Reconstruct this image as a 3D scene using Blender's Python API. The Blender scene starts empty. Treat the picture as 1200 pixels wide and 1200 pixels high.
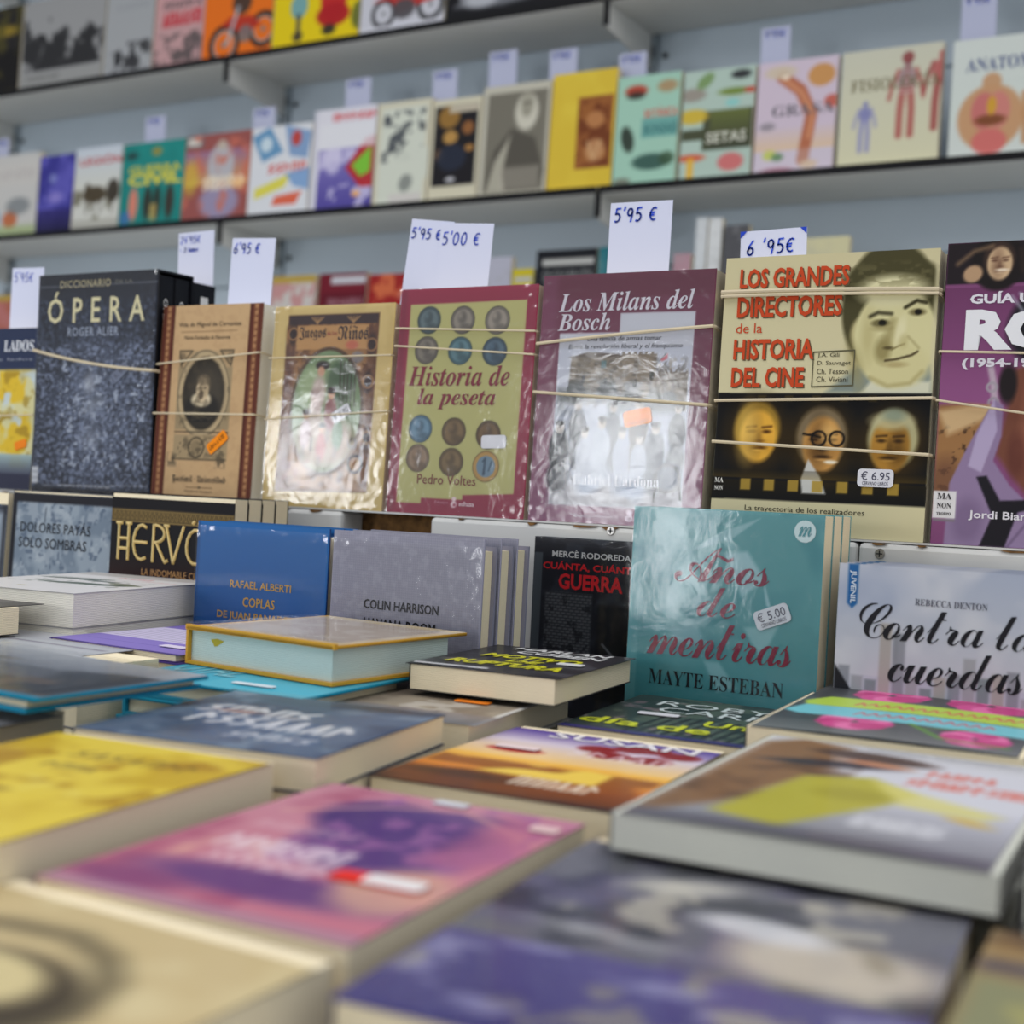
import bpy, math, random, unicodedata
import numpy as np
from mathutils import Matrix, Vector
random.seed(5)
SC = bpy.context.scene
COL = SC.collection
# ------------------------------------------------------------------ camera
H = 1.10                       # eye height; tables below give z relative to the eye
FPX = 1573.34                  # focal length in pixels of a 1200 px frame
_p, _y, _r = 0.01633152, 0.52487203, 0.04561567     # pitch down, yaw left, roll
_fw = Vector((-math.sin(_y)*math.cos(_p), math.cos(_y)*math.cos(_p), -math.sin(_p)))
_rt = Vector((math.cos(_y), math.sin(_y), 0)); _up = _rt.cross(_fw)
_cx = _rt*math.cos(_r)+_up*math.sin(_r); _cy = -_rt*math.sin(_r)+_up*math.cos(_r)
RW = Matrix((_cx, _cy, -_fw)).transposed()
cam = bpy.data.cameras.new('camera'); cam.sensor_width = 36; cam.lens = 36*FPX/1200
cam.clip_start = .02; cam.clip_end = 60
cam.dof.use_dof = True; cam.dof.focus_distance = 1.10; cam.dof.aperture_fstop = cam.lens/1000/.0092
cam.dof.aperture_blades = 9
co = bpy.data.objects.new('camera', cam); COL.objects.link(co)
co.matrix_world = Matrix.Translation((0, 0, H)) @ RW.to_4x4()
SC.camera = co
# ------------------------------------------------------------------ light
SC.view_settings.view_transform = 'Standard'; SC.view_settings.look = 'None'
SC.view_settings.gamma = 1; SC.view_settings.use_curve_mapping = False
SC.view_settings.exposure = 0.0
wd = bpy.data.worlds.new('daylight'); SC.world = wd; wd.use_nodes = True
_b = wd.node_tree.nodes['Background']; _b.inputs[0].default_value = (.90, .94, 1.0, 1); _b.inputs[1].default_value = .62
def area(name, loc, rot, sx, sy, power, col):
    l = bpy.data.lights.new(name, 'AREA'); l.shape = 'RECTANGLE'; l.size = sx; l.size_y = sy; l.energy = power; l.color = col
    o = bpy.data.objects.new(name, l); COL.objects.link(o); o.location = loc; o.rotation_euler = rot
    return o
# unseen lights added for glare on chosen covers, and the stall's translucent roof
area('glare_light', (-4.15, -3.0, H+.48), (math.radians(90), 0, 0), .62, .50, 19, (.95, .97, 1))
area('glare_light', (-2.45, -3.0, H+.60), (math.radians(90), 0, 0), .62, .50, 15, (.95, .97, 1))
area('glare_light', (-2.62, -3.0, H-.10), (math.radians(90), 0, 0), .16, .8, 5, (.95, .97, 1))
area('glare_light', (-2.12, -3.0, H-.10), (math.radians(90), 0, 0), .22, .9, 8, (.95, .97, 1))
area('tent_roof_light', (-.9, .2, H+1.9), (0, 0, 0), 4.5, 2.6, 46, (1, .985, .96))
# ------------------------------------------------------------------ helpers
def lin(c):
    c = np.asarray(c, float)/255.
    return np.where(c <= .04045, c/12.92, ((c+.055)/1.055)**2.4)
def ray(px):
    return RW @ Vector((px[0]-600, -(px[1]-600), -FPX))
def on_y(px, y):                # point on the vertical plane at depth y behind this pixel (z relative to the eye)
    r = ray(px); return r*(y/r.y)
MATS = {}
def mat(key, base=None, rough=.5, coat=0, bump=None, attr=False, spec=.5, metal=0, var=0, vscale=20, stripes=0):
    if key in MATS: return MATS[key]
    m = bpy.data.materials.new(key); m.use_nodes = True; nt = m.node_tree; N = nt.nodes; L = nt.links
    p = N['Principled BSDF']
    p.inputs['Roughness'].default_value = rough; p.inputs['Coat Weight'].default_value = coat
    p.inputs['Coat Roughness'].default_value = .12; p.inputs['Specular IOR Level'].default_value = spec
    p.inputs['Metallic'].default_value = metal
    tc = N.new('ShaderNodeTexCoord')
    if attr:
        a = N.new('ShaderNodeAttribute'); a.attribute_name = 'Col'; src = a.outputs['Color']
    else:
        rgb = N.new('ShaderNodeRGB'); rgb.outputs[0].default_value = (*lin(base), 1); src = rgb.outputs[0]
    if var:
        n = N.new('ShaderNodeTexNoise'); n.inputs['Scale'].default_value = vscale; n.inputs['Detail'].default_value = 5
        L.new(tc.outputs['Object'], n.inputs['Vector'])
        mr = N.new('ShaderNodeMapRange'); mr.inputs['From Min'].default_value = .3; mr.inputs['From Max'].default_value = .7
        mr.inputs['To Min'].default_value = 1-var; mr.inputs['To Max'].default_value = 1+var*.4
        L.new(n.outputs['Fac'], mr.inputs['Value'])
        mx = N.new('ShaderNodeVectorMath'); mx.operation = 'SCALE'; L.new(src, mx.inputs[0]); L.new(mr.outputs[0], mx.inputs['Scale']); src = mx.outputs[0]
    if stripes:
        w = N.new('ShaderNodeTexWave'); w.bands_direction = 'Y'; w.inputs['Scale'].default_value = stripes; w.inputs['Distortion'].default_value = 3
        w.inputs['Detail'].default_value = 3; w.inputs['Detail Scale'].default_value = 2
        L.new(tc.outputs['Object'], w.inputs['Vector'])
        mr = N.new('ShaderNodeMapRange'); mr.inputs['To Min'].default_value = .86; mr.inputs['To Max'].default_value = 1.03
        L.new(w.outputs['Fac'], mr.inputs['Value'])
        mx = N.new('ShaderNodeVectorMath'); mx.operation = 'SCALE'; L.new(src, mx.inputs[0]); L.new(mr.outputs[0], mx.inputs['Scale']); src = mx.outputs[0]
        b = N.new('ShaderNodeBump'); b.inputs['Strength'].default_value = .3; b.inputs['Distance'].default_value = .0006
        L.new(w.outputs['Fac'], b.inputs['Height']); L.new(b.outputs[0], p.inputs['Normal'])
    L.new(src, p.inputs['Base Color'])
    if bump:
        sc, st, di = bump
        n = N.new('ShaderNodeTexNoise'); n.inputs['Scale'].default_value = sc; n.inputs['Detail'].default_value = 4
        L.new(tc.outputs['Object'], n.inputs['Vector'])
        b = N.new('ShaderNodeBump'); b.inputs['Strength'].default_value = st; b.inputs['Distance'].default_value = di
        L.new(n.outputs['Fac'], b.inputs['Height']); L.new(b.outputs[0], p.inputs['Normal']); L.new(b.outputs[0], p.inputs['Coat Normal'])
    MATS[key] = m; return m
PRINT = mat('printed_gloss', attr=True, rough=.42, coat=.15, spec=.12, bump=(14, .2, .002))
PRINTM = mat('printed_matte', attr=True, rough=.55, coat=.0, spec=.12)
def ink(c, gloss=True):
    return mat('ink_%d_%d_%d_%d' % (*c, gloss), base=c, rough=.42 if gloss else .55, coat=.15 if gloss else .0, spec=.12, bump=(14, .2, .002) if gloss else None)
def film_mat():
    m = bpy.data.materials.new('shrink_film'); m.use_nodes = True; nt = m.node_tree; N = nt.nodes; L = nt.links
    N.remove(N['Principled BSDF'])
    tr = N.new('ShaderNodeBsdfTransparent'); gl = N.new('ShaderNodeBsdfGlossy'); gl.inputs['Roughness'].default_value = .09
    mx = N.new('ShaderNodeMixShader'); lw = N.new('ShaderNodeLayerWeight'); lw.inputs['Blend'].default_value = .28
    mr = N.new('ShaderNodeMapRange'); mr.inputs['To Min'].default_value = .035; mr.inputs['To Max'].default_value = .45
    L.new(lw.outputs['Fresnel'], mr.inputs['Value']); L.new(mr.outputs[0], mx.inputs[0])
    tc = N.new('ShaderNodeTexCoord'); n = N.new('ShaderNodeTexNoise'); n.inputs['Scale'].default_value = 38; n.inputs['Detail'].default_value = 7
    n.inputs['Distortion'].default_value = 1.2
    b = N.new('ShaderNodeBump'); b.inputs['Strength'].default_value = .35; b.inputs['Distance'].default_value = .0011
    L.new(tc.outputs['Object'], n.inputs['Vector']); L.new(n.outputs['Fac'], b.inputs['Height']); L.new(b.outputs[0], gl.inputs['Normal'])
    L.new(tr.outputs[0], mx.inputs[1]); L.new(gl.outputs[0], mx.inputs[2]); L.new(mx.outputs[0], N['Material Output'].inputs[0])
    return m
FILM = film_mat()
PAGES = mat('paper_edge', base=(242, 228, 196), rough=.8, stripes=230, spec=.2)
PAGESW = mat('paper_edge_white', base=(240, 236, 222), rough=.8, stripes=230, spec=.2)
PAGESG = mat('paper_edge_grey', base=(206, 207, 196), rough=.8, stripes=230, spec=.2)
def link(o, parent=None, m=None):
    COL.objects.link(o)
    if parent: o.parent = parent
    if m: o.data.materials.append(m)
    return o
def mesh(name, V, F, m=None, parent=None):
    me = bpy.data.meshes.new(name); me.from_pydata([tuple(v) for v in V], [], F); me.update()
    return link(bpy.data.objects.new(name, me), parent, m)
BOXF = [(0, 1, 2, 3), (7, 6, 5, 4), (0, 4, 5, 1), (1, 5, 6, 2), (2, 6, 7, 3), (3, 7, 4, 0)]
def boxv(x0, y0, z0, x1, y1, z1):
    return [(x0, y0, z0), (x0, y1, z0), (x1, y1, z0), (x1, y0, z0), (x0, y0, z1), (x0, y1, z1), (x1, y1, z1), (x1, y0, z1)]
def box(name, a, b, m, parent=None, bev=0):
    o = mesh(name, boxv(*a, *b), BOXF, m, parent)
    if bev:
        md = o.modifiers.new('bevel', 'BEVEL'); md.width = bev; md.segments = 2
    return o
def boxes(name, lst, m, parent=None):
    V, F = [], []
    for a, b in lst:
        k = len(V); V += boxv(*a, *b); F += [tuple(i+k for i in f) for f in BOXF]
    return mesh(name, V, F, m, parent)
def thing(name, label, cat, loc, rot=(0, 0, 0), group=None):
    o = bpy.data.objects.new(name, None); COL.objects.link(o); o.empty_display_size = .02
    o.location = loc; o.rotation_euler = rot; tag(o, label, cat, group); return o
def tag(o, label, cat, group=None):
    o['label'] = label; o['category'] = cat
    if group: o['group'] = group
    return o
def dup(o, parent=None):
    c = o.copy(); COL.objects.link(c)
    if parent: c.parent = parent
    for ch in list(o.children): dup(ch, c)
    return c
# ---- text: built-in font outlines turned into flat meshes
STY = {'sb': (0x1D400, 0x1D41A, 0x1D7CE), 'sbi': (0x1D468, 0x1D482, 0x1D7CE), 'si': (0x1D434, 0x1D44E, 0x1D7CE), 'scr': (0x1D4D0, 0x1D4EA, 0x1D7CE),
       'fr': (0x1D56C, 0x1D586, 0x1D7CE), 'sansb': (0x1D5D4, 0x1D5EE, 0x1D7EC), 'sansx': (65, 97, 48)}
def sty(s, st):
    if st not in STY: return s
    A, a, d = STY[st]; o = ''
    for ch in s:
        if 'A' <= ch <= 'Z': o += chr(A+ord(ch)-65)
        elif st == 'si' and ch == 'h': o += '\u210e'
        elif 'a' <= ch <= 'z': o += chr(a+ord(ch)-97)
        elif '0' <= ch <= '9': o += chr(d+ord(ch)-48)
        else: o += ch
    return o
def _raw(s, off, sp):
    c = bpy.data.curves.new('t', 'FONT'); c.body = s; c.resolution_u = 2; c.offset = off; c.space_character = sp
    o = bpy.data.objects.new('t', c); m = bpy.data.meshes.new_from_object(o)
    V = np.zeros(len(m.vertices)*3); m.vertices.foreach_get('co', V); F = [tuple(p.vertices) for p in m.polygons]
    bpy.data.objects.remove(o); bpy.data.curves.remove(c); bpy.data.meshes.remove(m)
    return V.reshape(-1, 3)[:, :2], F
TC = {}
def outline(s, st='sans', off=0, sp=1):
    if st == 'sansb': st, off = 'sans', off+.018
    if st == 'sans' and any(c in 'È' for c in s): st = 'sansx'
    k = (s, st, off, sp)
    if k in TC: return TC[k]
    if st not in STY:
        TC[k] = _raw(s, off, sp); return TC[k]
    base, acc = '', []
    for ch in s:
        d = unicodedata.normalize('NFD', ch)
        if len(d) > 1: acc.append((len(base), d[1]))
        base += d[0]
    V, F = _raw(sty(base, st), off, sp)
    V = V.copy()
    for i, a in acc:
        p, _ = _raw(sty(base[:i+1], st), off, sp); x1 = p[:, 0].max()
        ch, _ = _raw(sty(base[i], st), off, sp); w = np.ptp(ch[:, 0]); x0 = x1-w; t = ch[:, 1].max(); cx = (x0+x1)/2
        if a == '\u0300':
            pts = [(cx+.06, t+.05), (cx-.05, t+.22), (cx-.17, t+.22), (cx-.02, t+.05)]; fs = [(0, 1, 2, 3)]
        elif a == '\u0303':
            top = [(cx-.2+.1*j, t+.12+.045*math.sin(j*1.57)) for j in range(5)]
            pts = [(x, y+.06) for x, y in top]+[(x, y) for x, y in reversed(top)]
            fs = [(j, j+1, 8-j, 9-j) for j in range(4)]
        else:
            pts = [(cx-.06, t+.05), (cx+.02, t+.05), (cx+.17, t+.22), (cx+.05, t+.22)]; fs = [(0, 1, 2, 3)]
        k0 = len(V); V = np.vstack([V, np.array(pts)]); F = F+[tuple(q+k0 for q in f) for f in fs]
    TC[k] = (V, F); return TC[k]
def text(parent, name, s, bx, c, st='sans', off=0, sp=1, shear=0, rot=0, eps=.0005, gloss=True, wh=None, m=None):
    """flat lettering fitted into a box (u0,v0,u1,v1) of the cover"""
    w, h = wh or parent['_wh']
    V, F = outline(s, st, off, sp); V = V.copy()
    V[:, 0] += shear*V[:, 1]
    mn, mx = V.min(0), V.max(0)
    X = (V-mn)/(mx-mn)
    W_, H_ = (bx[2]-bx[0])*w, (bx[3]-bx[1])*h
    P = X*[W_, H_]-[W_/2, H_/2]
    a = math.radians(rot); P = np.stack([P[:, 0]*math.cos(a)-P[:, 1]*math.sin(a), P[:, 0]*math.sin(a)+P[:, 1]*math.cos(a)], 1)
    cx, cz = (bx[0]+bx[2])/2*w-w/2, (bx[1]+bx[3])/2*h
    return mesh(name, [(p[0]+cx, -eps, p[1]+cz) for p in P], F, m or ink(c, gloss), parent)
def ribbon(lines, wd):
    V, F = [], []
    for ln in lines:
        ln = [np.array(p, float) for p in ln]
        for i in range(len(ln)-1):
            d = ln[i+1]-ln[i]; L = np.linalg.norm(d)+1e-9; d /= L; n = np.array([-d[1], d[0]])*wd/2; a = ln[i]-d*wd*.3; b = ln[i+1]+d*wd*.3
            k = len(V); V += [a-n, b-n, b+n, a+n]; F.append((k, k+1, k+2, k+3))
    return V, F
def arc(cx, cy, rx, ry, a0, a1, n=9):
    return [(cx+rx*math.cos(math.radians(a0+(a1-a0)*i/n)), cy+ry*math.sin(math.radians(a0+(a1-a0)*i/n))) for i in range(n+1)]
GL = {'5': ([[(.42, 1), (.1, .98), (.06, .58)]+arc(.2, .32, .26, .3, 105, -120)], .6),
      '9': ([arc(.24, .7, .2, .26, 0, 360, 12), [(.44, .72), (.44, .4), (.38, 0)]], .62),
      '6': ([[(.38, 1), (.12, .6), (.04, .3)]+arc(.25, .25, .21, .25, 180, -180, 12)], .6),
      '0': ([arc(.26, .5, .24, .48, 0, 360, 12)], .66), "'": ([[(.08, 1.1), (.04, .85)]], .2),
      '2': ([arc(.22, .75, .2, .24, 160, -30)+[(.05, .03), (.45, .03)]], .6), '3': ([arc(.2, .75, .2, .23, 150, -90)+arc(.2, .26, .22, .25, 90, -150)], .55),
      '4': ([[(.3, 1), (.04, .4), (.46, .4)], [(.36, .62), (.34, 0)]], .58),
      'E': ([arc(.34, .5, .3, .45, 60, 300), [(.0, .56), (.36, .6)], [(.0, .4), (.34, .42)]], .6), ' ': ([], .35), '-': ([[(.05, .45), (.3, .45)]], .45),
      't': ([[(.15, .9), (.15, .05), (.28, .05)], [(.0, .65), (.3, .65)]], .38), 'o': ([arc(.18, .3, .17, .28, 0, 360)], .45),
      'm': ([[(0, 0), (0, .6)], arc(.12, .4, .12, .2, 180, 0, 5)+[(.24, 0)], arc(.36, .4, .12, .2, 180, 0, 5)+[(.48, 0)]], .6), 's': ([[(.3, .55), (.08, .5), (.25, .25), (.02, .05)]], .38)}
def handwriting(parent, s, x0, z0, ch, wd=.0013, c=(44, 78, 205), eps=.0006, slant=.12):
    wd = wd*1.1
    V, F = [], []; x = 0
    for q in s:
        lines, adv = GL[q]
        v, f = ribbon([[(px+x, py) for px, py in l] for l in lines], wd/ch)
        k = len(V); V += v; F += [tuple(i+k for i in g) for g in f]; x += adv+.13
    return mesh('handwritten_price', [(x0+(v[0]+slant*v[1])*ch*.95, -eps, z0+v[1]*ch) for v in V], F, ink(c, False), parent)
CARD_SHADE = mat('shaded_card', base=(184, 188, 212), rough=.8, spec=.1)  # the white card's paper with the shelf shade put into its colour
# ---- painting a printed cover into a grid of vertex colours
class Art:
    def __init__(s, w, h, res, bg):
        s.nx = max(8, int(w/res)); s.ny = max(8, int(h/res)); s.w, s.h = w, h
        s.U, s.V = np.meshgrid(np.linspace(0, 1, s.nx+1), np.linspace(0, 1, s.ny+1)); s.asp = h/w
        s.C = np.zeros((s.ny+1, s.nx+1, 3)); s.C[:] = bg; s.px = 1.2/s.nx; s.edge = bg; s.rs = np.random.RandomState(int(w*1e5+h*1e4+sum(bg)))
    def mix(s, m, c, a=1):
        m = np.clip(m, 0, 1)[..., None]*a; s.C = s.C*(1-m)+np.asarray(c, float)*m; return s
    def r(s, u0, v0, u1, v1, c, a=1, soft=None):
        so = soft or s.px; A = s.asp
        d = np.minimum(np.minimum(s.U-u0, u1-s.U), np.minimum(s.V-v0, v1-s.V)*A); return s.mix(d/so+.5, c, a)
    def e(s, u, v, rx, ry, c, a=1, soft=None, rot=0, clip=None):
        X = s.U-u; Y = (s.V-v)*s.asp; t = math.radians(rot); x = X*math.cos(t)+Y*math.sin(t); y = -X*math.sin(t)+Y*math.cos(t)
        k = np.sqrt((x/rx)**2+(y/ry)**2); so = (soft or s.px)/min(rx, ry)
        m = (1-k)/so+.5
        if clip: m = np.clip(m, 0, 1)*((s.V > clip[1]) & (s.V < clip[3]) & (s.U > clip[0]) & (s.U < clip[2]))
        return s.mix(m, c, a)
    def ring(s, u, v, r, wd, c, a=1):
        k = np.sqrt((s.U-u)**2+((s.V-v)*s.asp)**2); return s.mix((wd/2-abs(k-r))/s.px+.5, c, a)
    def p(s, pts, c, a=1, soft=None):
        x = s.U; y = s.V*s.asp; P = [(q[0], q[1]*s.asp) for q in pts]; ins = np.zeros(x.shape, bool); D = np.full(x.shape, 9.)
        for i in range(len(P)):
            (x0, y0), (x1, y1) = P[i], P[(i+1) % len(P)]
            if y0 != y1: ins ^= ((y0 > y) != (y1 > y)) & (x < (x1-x0)*(y-y0)/(y1-y0)+x0)
            L2 = (x1-x0)**2+(y1-y0)**2+1e-12; t = np.clip(((x-x0)*(x1-x0)+(y-y0)*(y1-y0))/L2, 0, 1); D = np.minimum(D, np.hypot(x-x0-t*(x1-x0), y-y0-t*(y1-y0)))
        return s.mix(np.where(ins, D, -D)/(soft or s.px)+.5, c, a)
    def l(s, pts, wd, c, a=1, soft=None):
        x = s.U; y = s.V*s.asp; D = np.full(x.shape, 9.)
        for i in range(len(pts)-1):
            x0, y0, x1, y1 = pts[i][0], pts[i][1]*s.asp, pts[i+1][0], pts[i+1][1]*s.asp
            L2 = (x1-x0)**2+(y1-y0)**2+1e-12; t = np.clip(((x-x0)*(x1-x0)+(y-y0)*(y1-y0))/L2, 0, 1); D = np.minimum(D, np.hypot(x-x0-t*(x1-x0), y-y0-t*(y1-y0)))
        return s.mix((wd/2-D)/(soft or s.px)+.5, c, a)
    def fld(s, n, octv=3, sx=1):
        out = np.zeros_like(s.U); amp = 1; tot = 0
        for o in range(octv):
            gx = max(2, int(n*sx*2**o)); gy = max(2, int(n*s.asp*2**o)); g = s.rs.rand(gy+2, gx+2)
            x = s.U*gx; y = s.V*gy; i = x.astype(int); j = y.astype(int); fx = x-i; fy = y-j; fx = fx*fx*(3-2*fx); fy = fy*fy*(3-2*fy)
            out += amp*(g[j, i]*(1-fx)*(1-fy)+g[j, i+1]*fx*(1-fy)+g[j+1, i]*(1-fx)*fy+g[j+1, i+1]*fx*fy); tot += amp; amp *= .55
        return out/tot
    def n(s, sc, c, a=1, thr=.5, soft=.08, bx=None, octv=3, sx=1):
        m = np.clip((s.fld(sc, octv, sx)-thr)/soft, 0, 1)
        if bx: m = m*np.clip(np.minimum(np.minimum(s.U-bx[0], bx[2]-s.U), np.minimum(s.V-bx[1], bx[3]-s.V))/.03, 0, 1)
        return s.mix(m, c, a)
    def g(s, v0, v1, c0, c1, a=1, u0=0, u1=1):
        t = np.clip((s.V-v0)/(v1-v0), 0, 1)[..., None]; c = np.asarray(c0, float)*(1-t)+np.asarray(c1, float)*t
        m = (((s.V >= min(v0, v1)) & (s.V <= max(v0, v1)) & (s.U >= u0) & (s.U <= u1))*a)[..., None]; s.C = s.C*(1-m)+c*m; return s
    def scrib(s, u0, v0, u1, v1, c, n=10, a=.85, wd=.012):
        h = v1-v0
        for i in range(n):
            x = u0+(u1-u0)*(i+.2)/n; dx = (u1-u0)/n*.55; k = s.rs.randint(4)
            P = [[(x, v0), (x, v1), (x+dx, v0+h*.5)], [(x, v0), (x+dx/2, v1), (x+dx, v0)], [(x+dx, v1), (x, v0+h*.7), (x+dx, v0+h*.3), (x, v0)], [(x, v0), (x, v1), (x+dx, v1), (x+dx, v0)]][k]
            s.l(P, wd, c, a)
        return s
    def face(s, u, v, r, skin, hair, dark, turn=0, cl=None):
        """a small printed portrait head, r = half its width"""
        A = s.asp
        s.e(u, v+.25*r/A, r*1.12, r*1.32, hair, 1, r*.25); s.e(u+turn*r*.2, v-.08*r/A, r*.88, r*1.22, skin, 1, r*.2)
        s.e(u-turn*r*.5, v, r*.35, r*1.0, dark, .45, r*.5)
        for k in (-1, 1):
            x = u+k*r*.38+turn*r*.25; s.e(x, v+.14*r/A, r*.2, r*.08, dark, .9, r*.1); s.l([(x-.22*r, v+.34*r/A), (x+.22*r, v+.38*r/A)], r*.1, dark, .8, r*.1)
        x = u+turn*r*.35; s.e(x-turn*.1*r, v-.1*r/A, r*.13, r*.3, dark, .35, r*.15); s.e(x, v-.3*r/A, r*.2, r*.06, dark, .6, r*.1); s.e(u-turn*r*.2, v-.45*r/A, r*.5, r*.3, dark, .2, r*.3)
        s.e(x, v-.62*r/A, r*.34, r*.08, dark, .8, r*.08); s.e(x, v-.74*r/A, r*.26, r*.05, [min(255, q+18) for q in skin], .8, r*.06)
        return s
def cover_mesh(name, art, y0, thick, edge, m, parent, warp=None):
    nx, ny = art.nx, art.ny; w, h = art.w, art.h; nv = (nx+1)*(ny+1)
    X = (art.U*w-w/2).ravel(); Z = (art.V*h).ravel(); Y = np.full(nv, y0)
    if warp: Y = Y-warp(art.U, art.V).ravel()
    V = np.stack([X, Y, Z], 1); V = np.vstack([V, np.array([(-w/2, y0+.0001, 0), (-w/2, y0+thick, 0), (w/2, y0+thick, 0), (w/2, y0+.0001, 0), (-w/2, y0+.0001, h), (-w/2, y0+thick, h), (w/2, y0+thick, h), (w/2, y0+.0001, h)])])
    i = np.arange(ny)[:, None]*(nx+1)+np.arange(nx)[None]; i = i.ravel(); Q = np.stack([i, i+1, i+nx+2, i+nx+1], 1)
    Q = np.vstack([Q, np.array(BOXF)+nv])
    me = bpy.data.meshes.new(name); me.vertices.add(len(V)); me.vertices.foreach_set('co', V.astype(np.float32).ravel())
    me.loops.add(Q.size); me.loops.foreach_set('vertex_index', Q.astype(np.int32).ravel()); me.polygons.add(len(Q))
    me.polygons.foreach_set('loop_start', np.arange(0, Q.size, 4, dtype=np.int32)); me.polygons.foreach_set('loop_total', np.full(len(Q), 4, dtype=np.int32))
    me.update(calc_edges=True)
    C = np.ones((len(V), 4), np.float32); C[:nv, :3] = lin(art.C.reshape(-1, 3)); C[nv:, :3] = lin(edge)
    at = me.color_attributes.new('Col', 'FLOAT_COLOR', 'POINT'); at.data.foreach_set('color', C.ravel())
    return link(bpy.data.objects.new(name, me), parent, m)
def film(parent, w, h, seed, amp=.0008, y=-.0020):
    """crinkled shrink-wrap lying over the cover, its folds strongest towards the corners"""
    rs = np.random.RandomState(seed); nx, ny = 46, int(46*h/w)
    U, V = np.meshgrid(np.linspace(0, 1, nx+1), np.linspace(0, 1, ny+1)); A = h/w; D = np.zeros_like(U)
    for (cu, cv) in ((0, 0), (1, 0), (0, 1), (1, 1)):
        ang = np.arctan2((V-cv)*A, U-cu); rad = np.hypot(U-cu, (V-cv)*A); ph = rs.rand()*6
        D += np.exp(-rad/.13)*np.sin(ang*rs.randint(22, 34)+ph+3*np.sin(rad*20))
    for k in range(5):
        a = rs.rand()*3.14; f = 6+rs.rand()*10; D += .05*np.sin((U*math.cos(a)+V*A*math.sin(a))*f+rs.rand()*6)
    ed = np.minimum(np.minimum(U, 1-U), np.minimum(V, 1-V)*A); D += .2*np.exp(-ed/.03)*np.sin((U+V*A)*70+rs.rand()*6)
    P = [((u-.5)*w, y-amp*d*.8-amp*.3, v*h) for u, v, d in zip(U.ravel(), V.ravel(), D.ravel())]
    F = [(j*(nx+1)+i, j*(nx+1)+i+1, (j+1)*(nx+1)+i+1, (j+1)*(nx+1)+i) for j in range(ny) for i in range(nx)]
    o = mesh('shrink_wrap', P, F, FILM, parent)
    o.data.polygons.foreach_set('use_smooth', [True]*len(F)); return o
def book(name, label, w, h, t, art, loc, rot, spine=(60, 60, 60), back=None, hard=False, pages=None, group=None, m=None, warp=None, cat='book', wrap=None):
    t_ = thing(name, label, cat, loc, rot, group); t_['_wh'] = (w, h)
    back = back or spine; pages = pages or PAGES; m = m or PRINT
    ct = .0024 if hard else .0005; ins = .0035 if hard else .0006
    cover_mesh('cover', art, 0, ct, spine, m, t_, warp)
    box('page_block', (-w/2+ct+.0003, ct+.0001, ins), (w/2-ins, t-ct-.0001, h-ins), pages, t_)
    box('back_cover', (-w/2, t-ct, 0), (w/2, t, h), ink(tuple(back)), t_)
    box('spine', (-w/2, ct, 0), (-w/2+ct, t-ct, h), ink(tuple(spine)), t_)
    if wrap is not None: film(t_, w, h, wrap) if wrap > 9 else film(t_, w, h, wrap, .00014, -.0016)
    return t_
def sticker(parent, u, v, su, sv, c, rot=0, s=None, tc=(70, 70, 90), eps=.0012, sub=None, name='price_sticker'):
    """rounded price label stuck on the cover, centred at u,v, su x sv metres"""
    w, h = parent['_wh']; a = math.radians(rot); n = 5; pts = []
    for cx, cz, a0 in ((1, 1, 0), (-1, 1, 90), (-1, -1, 180), (1, -1, 270)):
        rr = min(su, sv)*.22
        for i in range(n):
            q = math.radians(a0+90*i/(n-1)); pts.append((cx*(su/2-rr)+rr*math.cos(q), cz*(sv/2-rr)+rr*math.sin(q)))
    R = lambda x, z: (x*math.cos(a)-z*math.sin(a)+u*w-w/2, x*math.sin(a)+z*math.cos(a)+v*h)
    V = [(R(*p)[0], -eps, R(*p)[1]) for p in pts]+[(R(*p)[0], -eps+.0004, R(*p)[1]) for p in pts]; k = len(pts)
    F = [tuple(range(k))]+[(i, i+k, (i+1) % k+k, (i+1) % k) for i in range(k)]
    o = mesh(name, V, F, ink(tuple(c), False), parent)
    o['label'] = 'rounded price sticker on the cover'
    def put(s_, x0, z0, x1, z1):
        T, F2 = outline(s_, 'sans'); mn, mx = T.min(0), T.max(0); T = (T-mn)/(mx-mn)
        mesh('price_lettering', [(R(x0+p[0]*(x1-x0), z0+p[1]*(z1-z0))[0], -eps-.0003, R(x0+p[0]*(x1-x0), z0+p[1]*(z1-z0))[1]) for p in T], F2, ink(tuple(tc), False), o)
    if s: put(s, -su*.4, -sv*.12 if sub else -sv*.25, su*.4, sv*.36 if sub else sv*.25)
    if sub: put(sub, -su*.36, -sv*.4, su*.36, -sv*.2)
    return o
CARD = mat('white_card', base=(208, 212, 234), rough=.75, spec=.2)
# ================================================================== setting
FLOORM = mat('floor_grey', base=(186, 184, 178), rough=.8, var=.15, vscale=6)
o = box('floor', (-6, -4, -.02), (3, 3.4, 0), FLOORM); o['kind'] = 'structure'
WALLM = mat('wall_paint', base=(176, 188, 198), rough=.7, var=.05, vscale=2)
o = box('wall_back', (-6, 3.05, 0), (3, 3.15, 3.1), WALLM); o['kind'] = 'structure'
WHM = mat('shelf_white', base=(226, 225, 220), rough=.5, var=.05, vscale=3)
PANM = mat('panel_blue_grey', base=(186, 199, 209), rough=.45, var=.05, vscale=2)
BLK = mat('black_edge', base=(10, 10, 14), rough=.5, spec=.15)
POSTM = mat('post_grey', base=(150, 162, 170), rough=.4)
DARK = mat('slot_dark', base=(30, 32, 36), rough=.7)
STEEL = mat('steel', base=(170, 168, 165), rough=.3, metal=1)
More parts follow.
